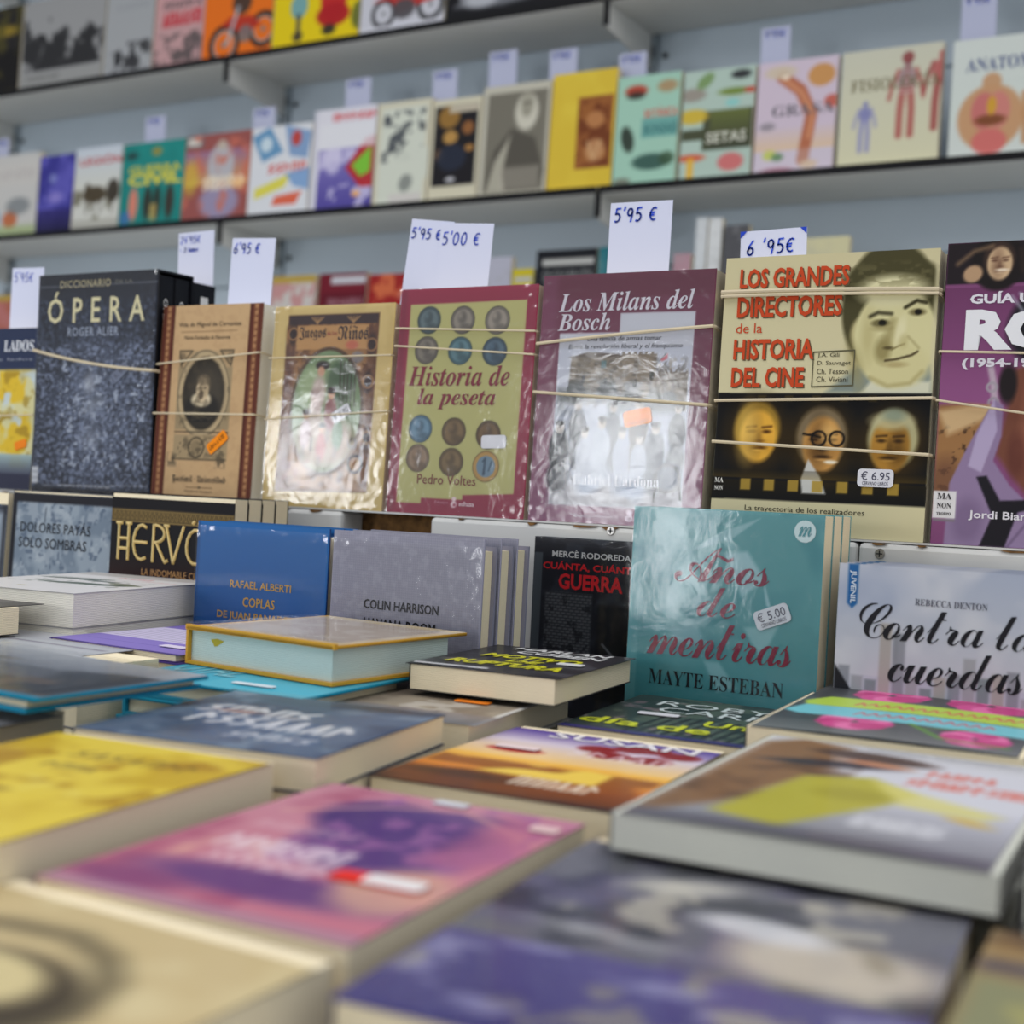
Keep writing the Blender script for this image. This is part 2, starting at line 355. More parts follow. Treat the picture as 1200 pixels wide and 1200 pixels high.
# wall rack: four bays of shelves
YF, YB = 2.70, 2.945
XP = [-4.76, -3.627, -2.503, -1.379, -.252, .875]
RACK = thing('shelving_frame', 'blue-grey panelled shelving frame with slotted uprights at the back of the stall', 'shelving frame', (0, 0, 0))
ZS = [.255, .691, 1.120, 1.56]
for i in range(6):
    u_ = box('upright', (XP[i]-.02, YB-.006, .0), (XP[i]+.02, YB+.03, 2.9), POSTM, RACK)
    boxes('slot', [((XP[i]-.013+s*.02, YB-.008, .3+j*.05), (XP[i]-.008+s*.02, YB-.0055, .325+j*.05)) for j in range(50) for s in (0, 1)], DARK, u_)['kind'] = 'stuff'
    [box('screw', (XP[i]+.034, YB-.008, z+H-.075), (XP[i]+.046, YB-.0005, z+H-.063), DARK, u_, .002) for z in ZS]
for i in range(5):
    zz = .05
    for j in range(14):
        box('back_panel', (XP[i]+.021, YB, zz), (XP[i+1]-.021, YB+.02, zz+.197), PANM, RACK, .004); zz += .2
LEV = ['low', 'middle', 'top', 'uppermost']; BAY = ['leftmost', 'second from the left', 'third from the left, centre', 'fourth from the left', 'rightmost']
for i in range(5):
    for k, z in enumerate(ZS):
        zt = H+z
        SHF = thing('shelf', 'white %s shelf with a black front edge in the bay %s' % (LEV[k], BAY[i]), 'shelf', (XP[i], YF, zt), (0, 0, 0), 'white wall shelves'); w_ = XP[i+1]-XP[i]
        s = box('shelf_board', (.004, 0, -.018), (w_-.004, YB-.009-YF, 0), WHM, SHF)
        e_ = box('edge_strip', (.002, -.004, -.0165), (w_-.002, -.0002, .0), BLK, s); e_['label'] = 'black edge strip'
        D_ = YB-.009-YF
        for bx_ in ((.0, .0045) if i == 0 else (.0, .0045),):
            V = [(0, -.0185), (0, -.072), (.02, -.075), (D_, -.098), (D_, -.0185)]
            P = [(x_, y, q) for x_ in bx_ for y, q in V]
            b = mesh('bracket', P, [(0, 1, 2, 3, 4), (9, 8, 7, 6, 5)]+[(a, a+5, (a+1) % 5+5, (a+1) % 5) for a in range(5)], WHM, SHF)
            e_ = box('edge_strip', (-.0035, -.006, -.071), (.0095, -.0003, -.0167), BLK, b); e_['label'] = 'black front cap'
# book table and the raised riser behind it
ZT = -.240
TAB = thing('display_table', 'white-topped display table covered with stacks of books', 'table', (0, 0, 0))
box('tabletop', (-1.9, -.02, H+ZT-.03), (.75, 1.42, H+ZT), mat('table_white', base=(190, 188, 182), rough=.6, var=.08, vscale=5), TAB, .003)
for x in (-1.85, .68):
    for y in (.03, 1.35): box('leg', (x, y, 0), (x+.05, y+.05, H+ZT-.03), STEEL, TAB)
RIS = thing('display_riser', 'chipped white melamine riser carrying the back row of banded books', 'riser', (0, 0, 0))
RAW = mat('raw_chipboard', base=(128, 92, 50), rough=.9, var=.5, vscale=140)
MEL = mat('melamine_white', base=(205, 205, 203), rough=.4, var=.06, vscale=8)
Z3 = -.0268; Y3 = 1.08
box('riser_core', (-1.88, 1.112, H+ZT+.0002), (.74, 1.40, H+Z3-.002), RAW, RIS)
box('riser_top', (-1.88, 1.077, H+Z3-.0018), (.74, 1.41, H+Z3-.0002), MEL, RIS)
for a, b in ((-1.88, -.818), (-.712, -.30), (-.299, .74)):
    box('front_panel', (a, 1.074, H+ZT+.0002), (b, 1.1118, H+Z3-.0025), MEL, RIS, .004)
for k in range(46):
    x = -1.7+k*.047+random.uniform(-.015, .015); w = random.uniform(.006, .026); d = random.uniform(.0012, .0035)
    if -.84 < x < -.70: continue
    zc = H+Z3-.0022
    V = [(x, 1.0736, zc), (x+w*.3, 1.0736, zc-d), (x+w*.7, 1.0736, zc-d*.7), (x+w, 1.0736, zc), (x, 1.0765, zc), (x+w*.3, 1.0765, zc-d), (x+w*.7, 1.0765, zc-d*.7), (x+w, 1.0765, zc)]
    c_ = mesh('chip', V, [(0, 1, 2, 3), (7, 6, 5, 4), (0, 4, 5, 1), (1, 5, 6, 2), (2, 6, 7, 3), (3, 7, 4, 0)], RAW, RIS)
def screw(px):
    q = on_y(px, 1.0738); V, F = [], []
    for r_, yy in ((.0042, 0), (.0035, -.0012)):
        V += [(r_*math.cos(a*math.pi/8), yy, r_*math.sin(a*math.pi/8)) for a in range(16)]
    F = [(a, (a+1) % 16, (a+1) % 16+16, a+16) for a in range(16)]+[tuple(range(16, 32))]
    s = mesh('screw', V, F, STEEL, RIS); s.location = (q.x, 1.0738, q.z+H)
    boxes('screw_slot', [((-.0025, -.0016, -.0005), (.0025, -.0011, .0005)), ((-.0005, -.0016, -.0025), (.0005, -.0011, .0025))], DARK, s)
screw((1031, 649)); screw((716, 622))
# ================================================================== back row of banded books
CORE = ('cover', 'page_block', 'back_cover', 'spine')
def strip(c):
    for ch in list(c.children):
        if ch.name.split('.')[0] not in CORE:
            for g_ in list(ch.children): bpy.data.objects.remove(g_)
            bpy.data.objects.remove(ch)
def stand(name, label, xl, xr, y, z0, h, t, art, lean=2.6, rz=0, copies=0, gap=.0008, group=None, clabel=None, **k):
    b = book(name, label, xr-xl, h, t, art, ((xl+xr)/2, y, H+z0), (math.radians(-lean), 0, math.radians(rz)), group=group, **k)
    R_ = b.rotation_euler.to_matrix()
    for i in range(copies):
        c = dup(b); strip(c); c.location = Vector(b.location)+R_ @ Vector((0, (t+gap)*(i+1), 0))
        c.location.z = b.location.z
        c['label'] = clabel[i]
        if group: c['group'] = group
        if c.get('kind'): del c['kind']
    return b
BANDM = mat('rubber', base=(205, 190, 160), rough=.6)
def band(label, b, depth, pL, pR, wd=.0013, drop=0, group='rubber bands round the back row bundles'):
    """closed rubber loop round a bundle; its front run passes through two picture-measured heights"""
    w, h = b['_wh']; M = b.matrix_basis.inverted()
    def loc(p): q = on_y(p, b.location.y); return (M @ Vector((q.x, q.y, q.z+H)))
    a, c = loc(pL), loc(pR); x0, x1 = -w/2-.0012, w/2+.0012; yf = -.0042
    sl = (c.z-a.z)/(c.x-a.x); z0 = a.z+(x0-a.x)*sl; z1 = a.z+(x1-a.x)*sl
    mid = [(x0+(x1-x0)*i/8, yf, z0+(z1-z0)*i/8-drop*4*(i/8)*(1-i/8)) for i in range(9)]
    pts = mid+[(x1+.001, 0, z1), (x1+.001, depth, z1-.002), (x1-.002, depth+.0015, z1-.002), (x0+.002, depth+.0015, z0-.001), (x0-.001, depth, z0-.001), (x0-.001, 0, z0)]
    V, F = [], []; n = len(pts); m = 6
    for i, p in enumerate(pts):
        d = (Vector(pts[(i+1) % n])-Vector(pts[i-1])).normalized(); u = Vector((0, 0, 1)); s = d.cross(u).normalized(); u = s.cross(d)
        for j in range(m):
            q = j*2*math.pi/m; V.append(Vector(p)+s*math.cos(q)*wd*.5+u*math.sin(q)*wd*.8)
    for i in range(n):
        for j in range(m): F.append((i*m+j, i*m+(j+1) % m, ((i+1) % n)*m+(j+1) % m, ((i+1) % n)*m+j))
    o = mesh('rubber_band', V, F, BANDM); o.matrix_basis = b.matrix_basis.copy(); tag(o, label, 'rubber band', group); return o
G3 = 'banded books standing in the back row'
# -- blue and yellow book cut by the left edge
A = Art(.155, .193, .0016, (38, 48, 76)); A.r(0, 0, 1, .74, (205, 200, 150)); A.n(5, (214, 178, 40), .95, .45, .1, (0, .12, 1, .75)); A.n(9, (150, 120, 30), .7, .58, .1, (0, .2, 1, .75)); A.n(6, (190, 205, 215), .9, .6, .1, (0, .3, 1, .75))
A.g(.22, .1, (150, 175, 180), (60, 66, 90), .9); A.r(0, 0, 1, .1, (46, 48, 68))
b = stand('book', 'blue and yellow book cut off by the left edge, before the slipcased dictionary', -1.437, -1.281, Y3, Z3, .193, .03, A, spine=(38, 48, 76), group=G3)
text(b, 'title', 'TRASLADOS'[4:], (.60, .855, .93, .925), (225, 228, 235), 'sb'); text(b, 'subtitle', 'los dos lados', (.2, .8, .93, .815), (150, 155, 170))
sticker(b, .87, .28, .02, .010, (235, 130, 30), 15)
band('rubber band across the blue and yellow book at the left edge', b, .03, (0, 487), (37, 486))
# -- opera slipcase
A = Art(.19, .252, .0011, (34, 40, 56)); A.n(80, (78, 88, 112), .8, .45, .25, octv=2); A.n(52, (18, 22, 34), .8, .52, .12, octv=3); A.n(74, (142, 154, 182), .7, .5, .14, (0, .02, 1, .70), octv=2, sx=.6); A.e(.55, .36, .42, .5, (120, 132, 160), .35, .3); A.n(60, (20, 24, 38), .7, .58, .08, octv=2); A.n(40, (186, 196, 214), .8, .66, .05, (.2, .1, .95, .62), octv=2)  # pale mottling paints the printed statue texture and the glare over it
A.g(1, .88, (16, 18, 26), (30, 34, 48), .75); A.e(.5, .42, .12, .3, (150, 158, 178), .25, .25); A.e(.47, .5, .05, .06, (175, 180, 190), .6, .05); A.e(.5, .4, .09, .04, (160, 168, 180), .5, .06, 20); A.e(.5, .25, .08, .06, (150, 158, 175), .5, .08)
A.r(0, .04, .055, .115, (200, 203, 210)); A.r(.005, .062, .05, .066, (120, 124, 135)); A.r(.005, .09, .05, .094, (120, 124, 135))
A.r(0, .0, 1, .022, (30, 32, 42)); A.l([(0, .945), (1, .945)], .004, (190, 195, 205), .7); A.l([(.1, .03), (.98, .05)], .004, (200, 204, 212), .7)
OP = thing('slipcase', 'dark marbled slipcase holding the two volumes of the opera dictionary', 'slipcase', (-1.183, Y3, H+Z3), (0, 0, 0)); OP['_wh'] = (.19, .252)
cover_mesh('front_board', A, 0, .0025, (18, 19, 24), PRINT, OP)
SL = ink((20, 21, 27))
box('back_board', (-.095, .0525, 0), (.095, .055, .252), SL, OP); box('top_board', (-.095, .0026, .2495), (.095, .0524, .252), SL, OP); box('bottom_board', (-.095, .0026, 0), (.095, .0524, .0025), SL, OP); box('side_board', (-.095, .0026, .0026), (-.0925, .0524, .2494), SL, OP)
text(OP, 'title', 'ÓPERA', (.09, .775, .905, .92), (222, 214, 172), 'sans', .012, 1.75); text(OP, 'title', 'DICCIONARIO', (.19, .935, .62, .97), (175, 165, 130), 'sans', .01, 1.1); text(OP, 'title', 'DE LA', (.66, .945, .80, .962), (120, 118, 110))
text(OP, 'author', 'ROGER ALIER', (.27, .715, .70, .755), (160, 170, 190), 'sans', .01, 1.15)
text(OP, 'subtitle', 'Los argumentos de las obras y sus personajes', (.24, .028, .68, .042), (200, 203, 210))
sticker(OP, .73, .55, .026, .012, (120, 128, 150), 38, '5,95', (80, 84, 100)); film(OP, .19, .252, 11, .0008)
OPG = 'black volumes in the opera slipcase'
for k in range(2):
    v_ = thing('volume', ['black volume nearest the front inside the open slipcase, white lettered spine', 'black volume behind it at the back of the open slipcase'][k], 'book', (-1.183, Y3+.0035+k*.0245, H+Z3+.003), (0, 0, 0), OPG)
    box('page_block', (-.088, .0012, .002), (.088, .0225, .240), PAGES, v_); box('cover', (-.090, 0, 0), (.0915, .0011, .2435), SL, v_); box('cover', (-.090, .0226, 0), (.0915, .0237, .2435), SL, v_)
    s_ = box('spine', (.0885, .0012, 0), (.0930, .0225, .2435), SL, v_, .001)
    T, F_ = outline('OPERA DICCIONARIO'); mn, mx = T.min(0), T.max(0); T = (T-mn)/(mx-mn)
    mesh('spine_title', [(.0938, .0075+p[1]*.006, .218-p[0]*.12) for p in T], F_, ink((225, 225, 225), False), s_)
b = stand('book', 'black book with a white spine label behind the opera slipcase', -1.278, -1.093, Y3+.060, Z3, .247, .036, Art(.185, .247, .01, (24, 25, 30)), spine=(24, 25, 30), lean=0)
mesh('spine_label', [(.0931, .012, .17), (.0931, .024, .17), (.0931, .024, .232), (.0931, .012, .232)], [(0, 1, 2, 3)], ink((220, 220, 218), False), b)
box('side_cover', (.0921, .0008, .0002), (.0928, .0352, .2468), SL, b)
band('rubber band running diagonally over the opera slipcase', OP, .056, (45, 411), (173, 433), .0022, .004)
# -- Cervantes
A = Art(.143, .212, .0010, (190, 158, 118)); A.n(20, (178, 146, 108), .5, .5, .2)
for a0, a1 in ((0, .125), (.872, 1)):
    A.r(a0, 0, a1, 1, (92, 48, 38)); c0 = (a0+a1)/2; A.r(c0-.022, 0, c0+.022, 1, (128, 84, 58))
    for k in range(30): A.e(c0, .015+k*.0335, .014, .02, (176, 132, 92), .8, .012); A.e(c0+(.006 if k % 2 else -.006), .03+k*.0335, .006, .008, (80, 40, 32), .8)
for x in (.115, .885): A.l([(x, 0), (x, 1)], .008, (60, 30, 26))
INKC = (74, 66, 54)
A.r(.20, .36, .74, .765, (150, 132, 102)); A.r(.17, .68, .76, .775, (190, 158, 118), .6)
for sx, u in ((1, .2), (-1, .74)):
    A.l([(u, .765), (u+sx*.13, .765), (u+sx*.02, .69), (u, .765)], .014, INKC, .85); A.e(u+sx*.03, .735, .035, .03, INKC, .5, .02)
A.e(.465, .545, .265, .335, (172, 152, 118)); A.ring(.465, .545, .001, .001, INKC)
A.e(.465, .545, .262, .332, (110, 98, 78)); A.e(.465, .545, .25, .32, (176, 156, 122)); A.e(.465, .545, .215, .285, (120, 106, 84)); A.e(.465, .545, .205, .272, (52, 48, 42)); A.e(.5, .55, .16, .2, (72, 66, 58), .8, .1)
A.e(.46, .47, .17, .12, (42, 40, 38), 1, .03, clip=(0, .40, 1, .6)); A.e(.45, .515, .1, .055, (205, 190, 160), 1, .02); A.e(.45, .505, .06, .02, (150, 136, 112), .8, .02)
A.e(.455, .565, .062, .092, (196, 176, 144), 1, .01); A.e(.48, .585, .05, .07, (150, 132, 104), .6, .03); A.e(.46, .615, .058, .04, (120, 106, 86), .8, .02); A.l([(.425, .575), (.45, .573)], .008, (50, 44, 38)); A.l([(.47, .573), (.49, .575)], .008, (50, 44, 38)); A.e(.445, .54, .025, .035, (70, 60, 50), .8, .01); A.l([(.448, .572), (.44, .555)], .006, (80, 66, 52))
for k in range(26): A.l([(.30+.33*A.rs.rand(), .40+.05*A.rs.rand()), (.30+.33*A.rs.rand(), .43+.03*A.rs.rand())], .004, (120, 108, 88), .5)
A.r(.2, .345, .74, .352, INKC); A.r(.2, .21, .74, .335, (158, 138, 106)); A.r(.2, .205, .74, .212, INKC); A.ring(.43, .27, .075, .014, INKC); A.e(.43, .27, .055, .055, (130, 114, 88), .9, .02); A.n(22, INKC, .55, .55, .06, (.2, .21, .74, .34)); A.n(22, INKC, .4, .6, .06, (.2, .36, .74, .77))
for u in (.13, .62): A.r(u, .165, u+.12, .2, (186, 156, 118)); A.n(30, INKC, .7, .5, .05, (u, .16, u+.12, .25))
A.l([(.2, .862), (.76, .866)], .004, (110, 86, 60)); A.l([(.36, .066), (.62, .066)], .004, (90, 70, 50)); A.e(.49, .066, .012, .01, INKC)
b3 = stand('book', 'tan book with brown side stripes and an engraved oval portrait', -1.086, -.943, Y3, Z3, .2115, .030, A, spine=(92, 48, 38), pages=PAGESW, group=G3, m=PRINTM, lean=2.4)
text(b3, 'title', 'Vida de Miguel de Cervantes', (.175, .885, .80, .915), INKC, 'sans'); text(b3, 'author', 'Martín Fernández de Navarrete', (.24, .825, .70, .845), INKC, 'sans'); text(b3, 'publisher', 'Facsimil \u00b7 Universidad', (.21, .085, .75, .128), INKC, 'fr'); text(b3, 'publisher', 'Ediciones de papel', (.35, .04, .62, .052), INKC)
sticker(b3, .645, .30, .030, .0125, (243, 140, 20), 38, 'Libro a 4,95', (60, 40, 20))
band('upper rubber band on the tan portrait book', b3, .03, (184, 426), (305, 412)); band('lower rubber band on the tan portrait book', b3, .03, (180, 484), (302, 486))
# -- Juegos de los ninos
A = Art(.153, .207, .0010, (206, 182, 122)); A.n(8, (190, 164, 104), .6, .5, .2); A.r(0, 0, .03, 1, (184, 158, 100), .5, .03)
A.p([(.10, .07), (.87, .085), (.88, .955), (.12, .955)], (112, 76, 52)); A.r(.15, .09, .85, .94, (150, 108, 68)); A.n(14, (92, 60, 44), .8, .5, .08, (.1, .08, .88, .95)); A.n(18, (172, 128, 80), .6, .58, .08, (.1, .08, .88, .95))
A.r(.13, .905, .87, .952, (60, 46, 48)); A.r(.2, .78, .8, .90, (186, 142, 92)); A.r(.12, .09, .2, .8, (96, 66, 60), .6, .03); A.r(.8, .1, .87, .9, (88, 56, 46), .6, .03)
for u in (.37, .67):
    for k in range(5): A.l([(u, .912), (u+(k-2)*.025, .94)], .008, (170, 132, 88))
for u, v in ((.17, .86), (.83, .8), (.82, .62), (.84, .35)):
    A.e(u, v, .035, .07, (40, 30, 34), .8, .02); A.ring(u, v, .04, .012, (176, 128, 82), .8)
A.e(.49, .475, .31, .43, (84, 62, 46)); A.e(.49, .475, .285, .405, (120, 142, 104)); A.e(.4, .6, .16, .14, (156, 172, 130), .8, .06); A.e(.6, .62, .12, .14, (64, 84, 62), .8, .05); A.e(.5, .32, .25, .16, (156, 118, 92), .8, .08)
for k in range(5): A.l([(.6+k*.03, .5), (.59+k*.03, .72)], .012, (60, 54, 44), .8)
for u, v, s_, cc in ((.40, .50, 1.3, (205, 190, 182)), (.53, .52, 1.15, (126, 62, 62)), (.60, .42, 1, (78, 118, 70)), (.33, .42, 1, (190, 170, 175)), (.47, .36, .9, (160, 60, 50))):
    A.e(u, v-.06, .045*s_, .10*s_, cc, .95, .015); A.e(u, v+.035*s_, .025*s_, .03*s_, (206, 160, 130), 1, .01); A.e(u, v+.05*s_, .032*s_, .02*s_, (46, 30, 28), 1, .01); A.l([(u-.01, v-.12*s_), (u-.015, v-.17*s_)], .014, (70, 50, 44))
A.e(.44, .70, .055, .03, (46, 34, 36), 1, .015); A.e(.43, .67, .03, .035, (196, 150, 122), 1, .01); A.e(.42, .56, .06, .12, (190, 168, 162), .9, .03)
A.ring(.76, .22, .055, .02, (40, 30, 30)); A.ring(.73, .32, .03, .012, (40, 30, 30)); A.e(.18, .2, .05, .04, (90, 40, 40), .8, .02); A.n(26, (120, 50, 44), .6, .64, .05, (.1, .08, .4, .3)); A.e(.67, .80, .05, .03, (190, 90, 80), .7, .02); A.e(.72, .74, .05, .04, (120, 134, 160), .6, .02)
A.e(.35, .2, .1, .05, (200, 180, 165), .5, .04)
b4 = stand('book', 'shrink-wrapped gold-bordered book with an old coloured picture of children playing', -.927, -.774, Y3, Z3, .207, .022, A, spine=(186, 160, 104), group=G3, wrap=21, m=PRINTM)
text(b4, 'title', 'Juegos', (.22, .825, .45, .895), (52, 38, 40), 'fr'); text(b4, 'title', 'de los', (.46, .85, .54, .87), (150, 50, 50)); text(b4, 'title', 'Niños', (.55, .825, .80, .895), (52, 38, 40), 'fr')
sticker(b4, .625, .465, .024, .012, (205, 205, 210), 30, '€ 5,95')
band('upper rubber band on the gold-bordered children book', b4, .022, (319, 419), (468, 415), .001); band('lower rubber band on the gold-bordered children book', b4, .022, (314, 491), (461, 481), .001)
# -- Historia de la peseta
A = Art(.155, .2195, .0010, (142, 40, 66)); A.r(0, 0, .05, 1, (120, 34, 58), .7, .03); OL = (182, 178, 116)
A.p([(.07, .045), (.255, .045), (.255, .07), (.56, .07), (.56, .09), (.92, .105), (.925, .935), (.08, .93)], OL)
def coin(u, v, c, c2, r=.088):
    A.e(u, v, r, r, [q*.45 for q in c]); A.e(u, v, r*.93, r*.93, c); A.e(u, v, r*.8, r*.8, c2, .7, .02); d = [q*.55 for q in c]
    A.e(u-.005, v+.012, r*.36, r*.44, d, .5, .02); A.e(u+.02, v-.03, r*.45, r*.25, d, .5, .02); A.ring(u, v, r*.82, .008, d, .5); A.e(u-.02, v+.02, r*.15, r*.2, [min(255, q*1.35) for q in c], .6, .02)
for u, v, c, c2 in ((.225, .858, (78, 94, 100), (104, 120, 124)), (.475, .855, (120, 112, 104), (150, 142, 130)), (.725, .85, (130, 122, 112), (160, 150, 138)), (.22, .725, (112, 104, 96), (140, 132, 120)), (.47, .72, (74, 110, 122), (104, 138, 146)), (.72, .715, (64, 86, 104), (92, 114, 130)),
        (.215, .375, (88, 122, 148), (120, 152, 172)), (.465, .365, (108, 86, 58), (128, 104, 70)), (.715, .355, (100, 76, 50), (120, 94, 62)), (.21, .245, (132, 108, 86), (152, 128, 104)), (.46, .232, (112, 90, 60), (130, 108, 74))): coin(u, v, c, c2)
A.e(.712, .218, .095, .095, (90, 70, 40)); A.e(.712, .218, .09, .09, (178, 140, 78)); A.e(.712, .218, .066, .066, (110, 134, 152)); A.l([(.70, .185), (.705, .25)], .016, (60, 78, 96)); A.l([(.705, .25), (.69, .24)], .012, (60, 78, 96)); A.l([(.735, .2), (.75, .24)], .01, (70, 90, 108))
A.e(.50, .048, .022, .02, (225, 200, 205)); A.e(.50, .071, .016, .014, (225, 200, 205)); A.e(.505, .046, .01, .008, (142, 40, 66))
b5 = stand('book', 'dark red and olive shrink-wrapped book with twelve printed coins', -.768, -.613, Y3, Z3, .2195, .022, A, spine=(128, 34, 58), group=G3, wrap=33)
text(b5, 'title', 'Historia de', (.10, .565, .84, .655), (126, 30, 50), 'sbi'); text(b5, 'title', 'la peseta', (.18, .462, .75, .555), (126, 30, 50), 'sbi')
text(b5, 'author', 'Pedro Voltes', (.22, .132, .65, .175), (120, 40, 50), 'sans'); text(b5, 'publisher', 'Ensayo', (.36, .045, .46, .062), (196, 120, 140), 'sb'); text(b5, 'publisher', 'edhasa', (.54, .042, .65, .062), (226, 196, 204), 'sansb')
sticker(b5, .76, .325, .027, .0125, (226, 226, 232), 2, None)
band('upper rubber band on the coin book', b5, .022, (468, 384), (629, 387)); band('lower rubber band on the coin book', b5, .022, (466, 405), (628, 415))
# -- Los Milans del Bosch
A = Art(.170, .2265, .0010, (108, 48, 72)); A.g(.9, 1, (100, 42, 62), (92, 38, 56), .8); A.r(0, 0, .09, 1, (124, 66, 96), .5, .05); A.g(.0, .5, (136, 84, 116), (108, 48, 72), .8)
W_ = (196, 198, 208); A.p([(.12, .07), (.89, .07), (.90, .838), (.475, .838), (.475, .762), (.12, .762)], W_)
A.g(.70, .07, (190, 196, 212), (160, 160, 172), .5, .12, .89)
S1 = (116, 104, 88); A.p([(.19, .50), (.20, .668), (.52, .672), (.53, .5)], S1); A.p([(.5, .5), (.505, .675), (.70, .675), (.70, .5)], (124, 110, 92)); A.p([(.69, .45), (.70, .59), (.74, .605), (.88, .60), (.88, .45)], (112, 100, 86))
A.n(36, (84, 76, 66), .6, .5, .08, (.19, .45, .88, .67)); A.n(50, (156, 142, 120), .5, .6, .08, (.19, .45, .88, .67))
for k in range(6): A.r(.50+k*.033, .67, .516+k*.033, .683, (118, 104, 88)); A.p([(.71+k*.03, .595), (.725+k*.03, .615), (.735+k*.03, .595)], (108, 96, 84))
A.p([(.18, .662), (.30, .685), (.48, .676), (.5, .664)], (96, 84, 74)); A.r(.38, .62, .41, .65, (80, 110, 110)); A.r(.27, .56, .29, .59, (60, 60, 60)); A.r(.40, .555, .42, .58, (60, 60, 60)); A.e(.78, .49, .045, .05, (34, 34, 36), 1, .01)
A.l([(.715, .645), (.75, .675)], .004, (90, 90, 90)); A.p([(.72, .65), (.76, .675), (.76, .655), (.73, .645)], (200, 110, 120)); A.l([(.675, .5), (.675, .6)], .005, (40, 40, 40)); A.r(.665, .575, .69, .605, (60, 60, 50))
A.n(12, (52, 58, 60), .95, .42, .1, (.12, .47, .72, .58)); A.n(10, (70, 76, 74), .7, .4, .1, (.12, .42, .9, .55)); A.r(.12, .08, .89, .47, (140, 150, 168), .55, .06); A.r(.12, .07, .89, .16, (170, 166, 168), .7, .05)
for u, v, s_, c in ((.16, .38, 1.2, (34, 38, 44)), (.26, .47, 1.0, (48, 52, 60)), (.47, .46, .95, (60, 66, 76)), (.62, .47, 1.05, (58, 48, 40)), (.41, .40, 1.1, (170, 178, 190)), (.72, .38, 1.1, (74, 80, 92)), (.84, .46, .95, (100, 102, 104)), (.63, .34, 1, (160, 168, 182)), (.53, .36, 1, (150, 158, 175)), (.31, .36, 1.0, (176, 182, 194))):
    A.e(u, v-.09, .05*s_, .10*s_, c, .95, .015); A.e(u, v-.2, .055*s_, .07*s_, c, .8, .03); A.e(u, v, .022*s_, .028*s_, (188, 180, 172), 1, .008); A.e(u, v+.018, .024*s_, .014, (50, 48, 48), .9, .008); A.l([(u-.01, v+.002), (u+.012, v+.002)], .004, (60, 56, 54), .8)
A.l([(.2, .2), (.13, .12)], .01, (60, 60, 66)); A.l([(.13, .22), (.2, .24), (.26, .16)], .008, (70, 70, 76)); A.e(.8, .2, .08, .07, (60, 72, 92), .8, .02); A.ring(.80, .19, .07, .014, (60, 56, 54), .8); A.l([(.74, .2), (.73, .1)], .01, (60, 56, 54)); A.l([(.86, .2), (.88, .11)], .01, (60, 56, 54)); A.e(.35, .15, .06, .04, (120, 138, 168), .7, .03); A.e(.6, .14, .07, .04, (96, 116, 150), .7, .03)
A.e(.60, .028, .022, .018, (214, 196, 212)); A.e(.603, .05, .016, .013, (214, 196, 212)); A.e(.604, .027, .009, .007, (130, 90, 116))
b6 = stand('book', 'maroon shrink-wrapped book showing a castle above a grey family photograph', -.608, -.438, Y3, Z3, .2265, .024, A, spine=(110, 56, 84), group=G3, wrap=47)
text(b6, 'title', 'Los Milans del', (.105, .848, .89, .925), (214, 210, 220), 'sbi'); text(b6, 'title', 'Bosch', (.105, .772, .42, .842), (214, 210, 220), 'sbi')
text(b6, 'subtitle', 'Una familia de armas tomar', (.29, .728, .72, .748), (50, 50, 60), 'sans', shear=.2); text(b6, 'subtitle', 'Entre la revolución liberal y el franquismo', (.18, .692, .84, .716), (50, 50, 60), 'sans', shear=.2)
text(b6, 'author', 'Gabriel Cardona', (.26, .152, .76, .196), (206, 208, 216), 'sb'); text(b6, 'publisher', 'Ensayo histórico', (.28, .018, .54, .038), (200, 180, 198), 'sans'); text(b6, 'publisher', 'edhasa', (.64, .018, .80, .038), (214, 196, 212), 'sansb')
sticker(b6, .615, .425, .027, .0145, (243, 140, 22), 12, None, sub=None); s_ = sticker(b6, .615, .425, .0265, .014, (243, 140, 22), 12, None, sub='Oferta Libros', eps=.0016, tc=(90, 50, 10))
band('upper rubber band on the maroon castle book', b6, .024, (628, 402), (833, 381), .002, -.001); band('lower rubber band on the maroon castle book', b6, .024, (625, 459), (835, 475), .002)
# -- Los grandes directores
CR = (204, 196, 158); A = Art(.180, .2345, .0010, CR); A.g(.5, 1, (206, 198, 160), (196, 186, 146), .6)
OLV = (70, 66, 40); FC = (208, 201, 152)
A.p([(.52, .505), (.60, .56), (.66, .6), (.99, .6), (.995, .505)], (120, 132, 128), .9, .03); A.p([(.68, .505), (.74, .56), (.99, .545), (.99, .505)], (214, 212, 186), .9, .02)
A.e(.79, .80, .215, .30, OLV, 1, .02); A.e(.80, .90, .215, .10, OLV, 1, .02); A.p([(.57, .92), (.60, .80), (.63, .68), (.67, .66), (.66, .8)], OLV, .95, .02); A.e(.655, .715, .035, .06, (176, 164, 118), 1, .02)
A.e(.82, .70, .185, .225, FC, 1, .02); A.e(.80, .86, .15, .07, (216, 210, 168), 1, .04); A.p([(.985, .95), (1, .93), (1, .55), (.985, .6)], CR, 1, .02); A.e(.84, .60, .14, .10, (204, 196, 146), 1, .03)
A.n(40, (110, 104, 70), .5, .5, .1, (.58, .86, .98, .97), sx=.5)
A.e(.65, .6, .03, .10, (150, 138, 88), .6, .04, 15); A.e(.77, .655, .035, .055, (128, 116, 70), .75, .03); A.e(.70, .70, .03, .1, (166, 154, 102), .5, .04)
A.l([(.705, .772), (.74, .785), (.80, .780)], .016, (54, 50, 32), .9, .014); A.l([(.86, .80), (.91, .823), (.95, .815)], .016, (54, 50, 30), .95, .01)
